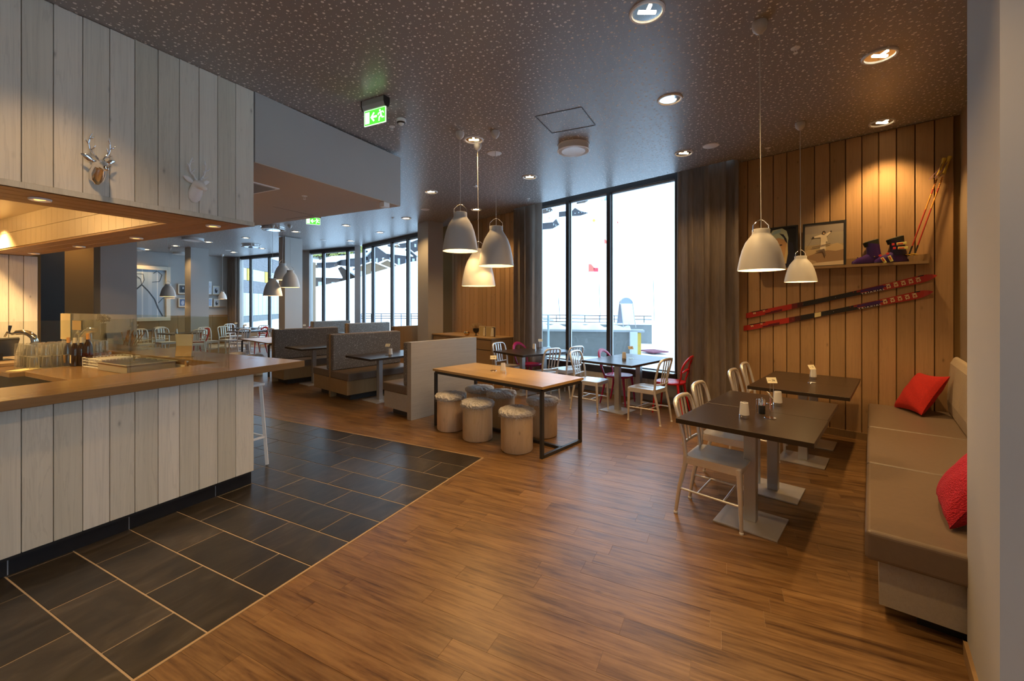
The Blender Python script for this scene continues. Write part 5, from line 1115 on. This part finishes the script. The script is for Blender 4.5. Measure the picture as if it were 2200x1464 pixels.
# left wall pictures
t = thing('branch_picture', 'large white framed picture of blue birch branches on the left wall', 'picture', (0, 0, 0), AA); a, b, z0, z1 = 6.2, 8.33, 1.0, 2.97; CF = plain('frame_cream', (.78, .72, .58), .5)
m = MB(); fw = .13; m.box(a, b, 18.30, 18.398, z0, z0 + fw).box(a, b, 18.30, 18.398, z1 - fw, z1).box(a, a + fw, 18.30, 18.398, z0 + fw, z1 - fw).box(b - fw, b, 18.30, 18.398, z0 + fw, z1 - fw).build('frame', CF, t)
PB = lambda fx, fz: (a + fw + fx * (b - a - 2 * fw), z0 + fw + fz * (z1 - z0 - 2 * fw)); polys = [([PB(0, 0), PB(1, 0), PB(1, 1), PB(0, 1)], (160, 182, 200))]
for fx, w, c in ((.45, .03, (190, 205, 214)), (.62, .02, (200, 214, 222)), (.72, .06, (172, 192, 208)), (.86, .015, (214, 226, 232))): polys.append(([PB(fx, 0), PB(fx + w, 0), PB(fx + w, 1), PB(fx, 1)], c))
def stroke(pts, w, c):
    for p, q in zip(pts[:-1], pts[1:]):
        d = Vector(q) - Vector(p); d.normalize(); n_ = Vector((-d.y, d.x)) * w; polys.append(([PB(p[0] + n_.x, p[1] + n_.y), PB(q[0] + n_.x, q[1] + n_.y), PB(q[0] - n_.x, q[1] - n_.y), PB(p[0] - n_.x, p[1] - n_.y)], c))
K1 = (60, 72, 84); stroke([(.62, .68), (.72, .55), (.82, .38), (.88, .18), (.95, .02)], .012, K1); stroke([(.62, .68), (.52, .56), (.46, .5)], .012, K1); stroke([(.62, .68), (.60, .8), (.52, .88), (.5, .96)], .005, K1); stroke([(.62, .68), (.66, .78), (.64, .9), (.54, .9)], .005, K1); stroke([(.78, .74), (.90, .76), (.94, .9), (.86, .98), (.8, .92)], .005, K1); stroke([(.52, .56), (.42, .62), (.36, .58)], .005, K1); stroke([(.60, .8), (.45, .86), (.35, .92)], .004, K1); stroke([(.88, .3), (.95, .4), (.99, .42)], .006, K1)
art('photo_print', polys, PRINT, t, Matrix.Translation((0, 18.37, 0)) @ Matrix.Diagonal((1, -1, 1, 1)))
MB().box(a + .05, b - .05, 18.372, 18.396, z0 + .05, z1 - .05).build('backing', EDGE, t)
for zz, nm in ((1.99, 'upper picture ledge on the far left wall'), (1.50, 'lower picture ledge on the far left wall')):
    o = MB().box(8.6, 10.27, 18.28, 18.398, zz - .03, zz).build('wall_shelf', VENBR); o.rotation_euler = (0, 0, AA); tag(o, nm, 'shelf', 'picture ledges')
MG = (90, 92, 98)
def smallpic(px0, px1, zb, h, label, c1, c2, fr):
    u0, u1 = on_v(px0, 18.3), on_v(px1, 18.3); t = thing('framed_picture', label, 'picture', (0, 0, 0), AA, 'small pictures on the ledges'); MB().box(u0, u1, 18.335, 18.35, zb + .001, zb + h).build('frame', fr, t)
    k = .12; w = (u1 - u0); art('photo_print', [([(u0 + k * w, zb + .12 * h), (u1 - k * w, zb + .12 * h), (u1 - k * w, zb + .88 * h), (u0 + k * w, zb + .88 * h)], c1), (ell((u0 + u1) / 2, zb + h * .45, w * .2, h * .28, 10), c2), (ell((u0 + u1) / 2 + w * .08, zb + h * .6, w * .10, h * .12, 8), (190, 190, 196))], PRINT, t, Matrix.Translation((0, 18.3345, 0)) @ Matrix.Diagonal((1, -1, 1, 1)))
smallpic(384, 402, 1.991, .37, 'cream framed dark photo on the upper ledge beside the far square column', (70, 66, 66), (30, 30, 32), CF); smallpic(446, 456, 1.991, .52, 'tall pale board on the upper ledge', (206, 216, 228), (214, 222, 232), WHITE); smallpic(458, 473, 1.991, .35, 'cream framed portrait photo on the upper ledge near the curtain', (200, 204, 212), (44, 44, 50), CF)
smallpic(385, 402, 1.501, .33, 'cream framed blue photo on the lower ledge beside the far square column', (90, 110, 150), (180, 190, 210), CF); smallpic(446, 457, 1.501, .34, 'plain blue board on the lower ledge', (150, 180, 216), (160, 188, 222), WHITE); smallpic(460, 473, 1.501, .31, 'cream framed two figure photo on the lower ledge near the curtain', (190, 196, 206), (40, 40, 46), CF)

# ---------- outdoors ----------
def smooth(t): t = max(0, min(1, t)); return t * t * (3 - 2 * t)
def TZ(X, Y):
    t = smooth((Y - 38) / 72); g = .345 * max(-20, min(28.4, X + 53)) + .20 * max(0, X + 24.6)
    return .30 + t * (1.9 + max(-3, g)) + .20 * max(0, Y - 110) + .14 * max(0, Y - 140) + .10 * math.sin(X * .21 + Y * .13) * min(1, max(0, (Y - 16) / 20))
m = MB(); xs = [-9 + 2.2 * i for i in range(18)] + [30.6 + 4.5 * i for i in range(42)]; ys_ = [0]; st_ = .5
while ys_[-1] < 260: ys_.append(ys_[-1] + st_); st_ *= 1.085
vs = []
for j, yy in enumerate(ys_):
    for i, xx in enumerate(xs):
        y0 = .42 if xx < 13.5 else .42 - (xx - 13.5) * .333
        q = wb(xx, -(y0 + yy)); bump_ = .05 * math.sin(q.x * 3.1 + q.y * 1.3) * math.sin(q.y * 2.3) * (yy > .4); vs.append((q.x, q.y, TZ(q.x, q.y) + bump_))
nx = len(xs); m.add(vs, [(j * nx + i, j * nx + i + 1, (j + 1) * nx + i + 1, (j + 1) * nx + i) for j in range(len(ys_) - 1) for i in range(nx - 1)])
o = m.build('snow_ground', SNOW, None, smooth=80); tag(o, 'bright snow slope rising behind the building', 'snow', kind='structure'); o.name = 'ground'
LC = plain('cabin_brown', (.085, .060, .048), .8, noise=.25, nscale=1.5); LC2 = plain('cabin_dark', (.05, .048, .055), .8, noise=.25, nscale=1.5); LC3 = plain('cabin_tan', (.20, .13, .075), .8, noise=.2, nscale=1.5); WG = plain('cabin_window', (.45, .52, .62), .2)
def cabin(px, py, Y, w, d, h, rh, rot, mat, label, nwin=3, gable=True):
    b = ah(px, py, Y); b.z = max(b.z, TZ(b.x, b.y) - .4); t = thing('cabin', label, 'cabin', b, R(rot), 'snow covered hillside cabins')
    MB().box(-w / 2, w / 2, -d / 2, d / 2, -3, h).build('wall', mat, t)
    My = Matrix(((1, 0, 0, 0), (0, 0, 1, 0), (0, 1, 0, 0), (0, 0, 0, 1))); MB().prism([(-w / 2, h), (w / 2, h), (0, h + rh)], -d / 2, d / 2, M=My).build('gable', mat, t)
    for s in (-1, 1):
        m = MB(); e = 1.12; a = Vector((s * w / 2 * e, 0, h - rh * (e - 1))); r_ = Vector((0, 0, h + rh)); nrm = Vector((s * rh, 0, w / 2)).normalized()
        vs = [a + Vector((0, -d * .56, 0)), a + Vector((0, d * .56, 0)), r_ + Vector((0, d * .56, 0)), r_ + Vector((0, -d * .56, 0))]; m.add(vs + [v + nrm * .30 for v in vs], [(0, 1, 2, 3), (4, 7, 6, 5), (0, 4, 5, 1), (1, 5, 6, 2), (2, 6, 7, 3), (3, 7, 4, 0)]); m.build('roof_snow', SNOW, t); 
    ws = min(1, h / 3.2)
    for k in range(nwin):
        x = -w / 2 + w * (k + .5) / nwin; MB().box(x - .45 * ws, x + .45 * ws, -d / 2 - .05, -d / 2, h * .35, h * .75).build('window', WG, t)
        MB().box(w / 2, w / 2 + .05, -d / 2 + d * (k + .5) / nwin - .4 * ws, -d / 2 + d * (k + .5) / nwin + .4 * ws, h * .35, h * .75).build('window', WG, t)
    MB().box(-.35 * ws, .35 * ws, -.3 * ws, .3 * ws, h + rh * .8, h + rh + .9 * ws).build('chimney', mat, t); return t
for a in [(680, 640, 105, 8.5, 9, 5.0, 2.2, -55, LC, 'brown cabin farthest down the slope behind the wooden fin'), (722, 628, 112, 8.5, 8.5, 3.6, 2.9, 38, LC, 'large brown cabin with broad white roof in the middle pane'), (752, 620, 118, 6.0, 8, 3.5, 2.4, -30, LC2, 'dark cabin partly behind the window corner post'), (800, 604, 110, 8.5, 6, 3.0, 1.6, 20, LC3, 'tan cabin with lit windows right of the corner post'), (826, 596, 112, 5.5, 6, 2.6, 1.5, 30, LC3, 'small tan cabin with low white gable'),
          (836, 583, 135, 10, 9, 5.0, 2.6, -38, LC2, 'tall dark cabin with steep snowy roof and chimney'), (862, 574, 142, 7, 8, 3.6, 2.3, 42, LC2, 'dark gabled cabin at the upper right of the angled window'), (787, 579, 140, 9, 8, 3.4, 1.9, 60, LC2, 'dark cabin above the tan cabins'), (735, 585, 150, 14, 9, 3.0, 2.6, 68, LC2, 'long low cabin above the broad white roof'), (762, 582, 145, 8, 8, 3.6, 2.0, 55, LC2, 'upper cabin just past the narrow pane'),
          (688, 590, 165, 12, 9, 3.0, 2.5, 70, LC, 'upper cabin under the trees'), (838, 553, 180, 10, 8, 3, 2, 60, LC, 'tiny cabin high on the hill, middle'), (870, 545, 190, 12, 8, 3, 2, 70, LC, 'tiny cabin high on the hill, beyond the gabled one'), (892, 548, 170, 9, 8, 3, 2, 50, LC2, 'tiny cabin at the column edge of the angled window'), (856, 530, 215, 10, 8, 2.6, 2, 65, LC, 'highest cabin on the hillside'),
          (1180, 496, 150, 6, 5, 1.6, 1.7, 62, LC2, 'grey cabin low in the narrow pane of the big window'), (1172, 475, 190, 5, 4, 1.7, 1.2, 50, LC, 'tiny cabin above the grey one in the narrow pane'), (1216, 481, 170, 5, 4, 1.4, 1.0, 60, LC2, 'tiny cabin behind the first mullion of the big window'), (1243, 477, 165, 5.5, 4, 1.0, 1.7, -50, LC2, 'tiny gabled cabin past the first mullion'), (1252, 466, 200, 8, 4, .9, .9, 68, LC, 'long tiny cabin highest in the middle pane')]: cabin(*a)
# spruces
TG = plain('sunlit_spruce', (.33, .34, .10), .9, noise=.35, nscale=1.2); TG2 = plain('frosty_tree', (.30, .40, .52), .9, noise=.3, nscale=1.2)
def spruce(mat, lab, grp, s=1.0):
    t = thing('spruce_tree', lab, 'tree', (0, 0, -50), 0, grp); MB().lathe([(.25, -1), (.16, 6)], 6).build('trunk', LC, t); m = MB(); random.seed(6)
    for k in range(9):
        z = 1.2 + k * 1.25; r = (2.7 - k * .27); n = 9; vs = [(0, 0, z + 2.3)]
        for j in range(n * 2): a = math.pi * j / n; q = r * (1 if j % 2 else .62); vs.append((q * math.cos(a + k), q * math.sin(a + k), z - (.5 if j % 2 else 0)))
        m.add(vs, [(0, 1 + j, 1 + (j + 1) % (2 * n)) for j in range(2 * n)])
    m.build('branches', mat, t); return t
random.seed(12); TR = spruce(TG, 'sunlit yellow green spruce in the forest above the cabins', 'forest above the cabins'); n_ = 0
for i in range(60):
    px = random.uniform(655, 772); Y = random.uniform(190, 235); X = (px - 1100) / F * Y; loc = (X, Y, TZ(X, Y) - .3); sc = random.uniform(.85, 1.35)
    o = TR if n_ == 0 else dup(TR, loc, random.uniform(0, 6)); o.location = loc; o.scale = (sc, sc, sc * 1.1); n_ += 1
TR2 = spruce(TG2, 'pale blue frosted tree beside the top of the ski slope', 'frosted trees on the slope')
for i in range(9):
    px = 1266 + i * 4.6 + random.uniform(-2, 2); Y = 190; X = (px - 1100) / F * Y; py = 478 - i * .3; o = TR2 if i == 0 else dup(TR2, (0, 0, 0), i); o.location = ah(px, py, Y); sc = .35 + .075 * i; o.scale = (sc * .6, sc * .6, sc)
# neighbouring building seen through the far windows
nb = thing('neighbour_building', 'grey timber clad building with yellow panels and tall pale glazing', 'building', ah(480, 690, 27), 0)
pA = ah(480, 654, 27); pB = ah(640, 654, 42); dd = Vector((pB.x - pA.x, pB.y - pA.y, 0)); LB = dd.length; nb.location = (pA.x, pA.y, 0); nb.rotation_euler = (0, 0, math.atan2(dd.y, dd.x))
SID = plain('grey_siding', (.23, .22, .23), .8, noise=.3, nscale=3); YEL = plain('yellow_panel', (.62, .42, .06), .6); PGL = plain('pale_glazing', (.55, .66, .76), .25); ZB = .6
MB().box(0, LB, .06, 8, -.5, 5.35).build('core', SID, nb)
for k in range(34):
    z = 2.45 + k * .085
    if 3.28 < z < 4.2: continue
    MB().box(0, LB, 0, .06, z, z + .075).build('siding_board', SID, nb)
for k in range(5):
    a = .3 + k * 3.3; MB().box(a, a + .95, .0, .06, 3.33, 4.2).build('yellow_panel', YEL, nb); MB().box(a + 1.0, a + 3.2, .02, .06, 3.33, 4.2).build('window', PGL, nb)
for k in range(int(LB / .8)): MB().box(k * .8 + .03, k * .8 + .77, .02, .06, .75, 2.42).build('glazing_panel', PGL, nb)
MB().box(0, LB, .03, .08, .72, 2.45).build('glazing_frame', LC2, nb); MB().box(0, LB, -.02, .06, -.3, .72).build('plinth', CONC, nb); MB().box(-.2, LB + .2, -.15, 8.2, 5.35, 5.6).build('roof_snow', SNOW, nb)
o = MB().prism([(0, 0), (.20, 0), (.20, .35), (0, .35)], .0, 3.6).build('timber_fin', LC3); q = ah(662, 654, 20); place(o, (q.x, q.y, 0), 0); tag(o, 'tall brown timber fin standing outside the first tall window', 'post')
# terrace railing, concrete walls
def lineB(px, py0, Y): return ah(px, py0, Y)
cw = thing('concrete_wall', 'rear grey concrete retaining wall below the terrace railing', 'wall'); a = ah(1150, 700, 14.2); b = ah(1399, 700, 13.6); zt = .94
MB().bar((a.x, a.y, .35), (b.x, b.y, .35), .25, 1.18).build('wall', CONC, cw); MB().bar((a.x, a.y, .97), (b.x, b.y, .97), .30, .06).build('snow_cap', SNOW, cw)
cw = thing('concrete_wall', 'front concrete wall with ledge of snow outside the big window', 'wall'); a = ah(1150, 703, 10.9); b = ah(1352, 703, 10.4)
MB().bar((a.x, a.y, .45), (b.x, b.y, .45), .25, .96).build('wall', CONC, cw); MB().bar((a.x, a.y, .945), (b.x + .35, b.y, .945), .42, .05).build('cap', plain('concrete_cap', (.45, .48, .5), .8), cw)
m = MB(); random.seed(3); vs = []; N = 60
for i in range(N + 1):
    f = i / N; p = a + (b - a) * f; h = .07 + .035 * math.sin(f * 31) + .03 * math.sin(f * 12 + 1) + (.03 if f > .5 else .04)
    vs += [(p.x, p.y - .16, .97), (p.x, p.y - .05, .97 + h), (p.x, p.y + .18, .97 + h), (p.x, p.y + .22, .97)]
m.add(vs, [(4 * i + k, 4 * i + k + 1, 4 * i + k + 5, 4 * i + k + 4) for i in range(N) for k in range(3)]).build('snow_ridge', SNOW, cw, smooth=60)
MB().box(-.09, .09, -.15, .15, -.1, .93).build('end_post', plain('post_white', (.6, .64, .68), .8), cw).location = (ah(1358, 700, 10.35).x, 10.35, 0); o = MB().box(-.065, .065, -.1, .1, -.1, .90).build('yellow_board', YEL, cw); o.location = (ah(1369, 700, 10.35).x, 10.35, 0)
rl = thing('terrace_railing', 'dark steel terrace railing on the rear concrete wall', 'railing'); a = ah(1150, 700, 14.3); b = ah(1400, 700, 13.7)
for zz in (1.00, 1.11, 1.22): MB().bar((a.x, a.y, zz + .02), (b.x, b.y, zz - .01), .03, .022).build('rail', LC2, rl)
for k in range(8): p = a + (b - a) * (k + .5) / 8; MB().bar((p.x, p.y, .95), (p.x, p.y, 1.22), .02, .02).build('post', LC2, rl)
rl = thing('terrace_railing', 'dark steel railing outside the angled window', 'railing'); a = ah(776, 675, 22); b = ah(905, 675, 22)
for zz in (1.10, .98, .86): MB().bar((a.x, a.y, zz), (b.x, b.y, zz), .04, .03).build('rail', LC2, rl)
for k in range(7): p = a + (b - a) * k / 6; MB().bar((p.x, p.y, .2), (p.x, p.y, 1.1), .03, .03).build('post', LC2, rl)
# A board sign
ab = thing('sandwich_board', 'arched A-frame sign board with blank poster on the snowy wall', 'sign', (ah(1345, 705, 10.5).x, 10.5, 1.02), R(10))
for s, nm in ((-1, 'front_panel'), (1, 'rear_panel')):
    M = Matrix.Rotation(R(-s * 16 + 0), 4, 'X'); M = Matrix.Translation((0, 0, .74)) @ Matrix.Rotation(R(s * 15), 4, 'X') @ Matrix.Translation((0, 0, -.76)); arch = [(.16 * math.cos(R(a_)), .62 + .14 * math.sin(R(a_))) for a_ in range(0, 181, 15)]
    My = Matrix(((1, 0, 0, 0), (0, 0, 1, 0), (0, 1, 0, 0), (0, 0, 0, 1))); MB().tube([M @ Vector((x, 0, z)) for x, z in [(.16, 0)] + arch + [(-.16, 0)]], .009, 6).build('frame', SILV, ab, smooth=60)
    MB().prism([(-.15, .1), (.15, .1), (.15, .60), (-.15, .60)], -.004, .004, M=M @ My).build(nm, WHITE if s < 0 else plain('board_grey', (.3, .32, .38), .6), ab)
    MB().prism([(.15, .61), (-.15, .61)] + [(x * .93, z) for x, z in arch[::-1]], -.004, .004, M=M @ My).build('header', plain('header_blue', (.30, .38, .52), .5), ab)
text('header_text', 'sign', .04, WHITE, ab, (0, -.03, .66), (R(90), 0, 0)) if False else None
t = thing('rotary_stand', 'pale blue post with tripod feet in the snow by the curtain', 'stand', (ah(1178, 740, 9.7).x, 9.7, .3)); PBm = plain('pale_blue', (.5, .66, .78), .5)
MB().tube([(0, 0, .15), (0, 0, 1.05)], .025, 8).build('post', PBm, t)
for k in range(3): MB().tube([(0, 0, .35), (.28 * math.cos(2.1 * k), .28 * math.sin(2.1 * k), .0)], .018, 6).build('foot', PBm, t)
MB().tube([(-.12, 0, .95), (.12, 0, .93)], .015, 6).build('arm', PBm, t)
FR = plain('gate_red', (.85, .14, .10), .6, noise=0); FY = plain('marker_yellow', (.9, .75, .08), .6)
def gate(px, py, Y, w, h, mat, label, two=False):
    t = thing('slalom_flag', label, 'flag', ah(px, py, Y), 0, 'piste markers on the slope'); s = Y / F; MB().prism([(-w / 2 * s, -h / 2 * s), (0, -h / 2 * s), (w * .1 * s, 0), (-w * .25 * s, h / 2 * s), (-w / 2 * s, h / 2 * s)], 0, .03, M=Matrix.Rotation(R(90), 4, 'X')).build('panel', mat, t)
    if two: MB().box(.02 * w * s, w / 2 * s, -.03, 0, -h / 2 * s, -.02 * s).build('panel', plain('gate_dark_red', (.6, .05, .07), .6), t)
    MB().tube([(-w / 2 * s, 0, -h * .8 * s), (-w / 2 * s, 0, h / 2 * s)], .02, 5).build('pole', LC2, t)
gate(1275, 576, 38, 20, 16, FR, 'large orange-red slalom flag in the middle pane', True); gate(1303, 519, 60, 9, 9, FR, 'small red slalom flag at the second mullion'); gate(1328, 478, 100, 5, 4, FR, 'tiny red flag high in the widest pane')
t = thing('round_marker', 'small yellow round marker beside the frosted trees', 'sign', ah(1276, 474, 120)); MB().lathe([(0, -.03), (.42, -.03), (.42, .03), (0, .03)], 16, M=Matrix.Rotation(R(90), 4, 'X')).build('disc', FY, t); MB().tube([(0, 0.05, 0), (0, .05, -2)], .05, 5).build('post', LC2, t)
for px, y0, y1, Y, lb in ((1290, 610, 690, 24, 'thin piste pole in the middle pane'), (1406, 600, 690, 24, 'thin piste pole in the widest pane'), (1203, 640, 690, 20, 'thin piste pole in the narrow pane')):
    a = ah(px, y1, Y); b = ah(px - 3, y0, Y); o = MB().tube([a, b], .012, 5).build('piste_pole', LC2); tag(o, lb, 'pole', 'thin piste poles')
o = MB().box(-.25, .25, -.3, .3, 0, .03).build('red_mat', plain('mat_plum', (.20, .06, .09), .9)); place(o, (ah(1386, 750, 12).x, 11.3, .33), R(20)); tag(o, 'dark plum mat on the snow past the yellow board', 'mat')
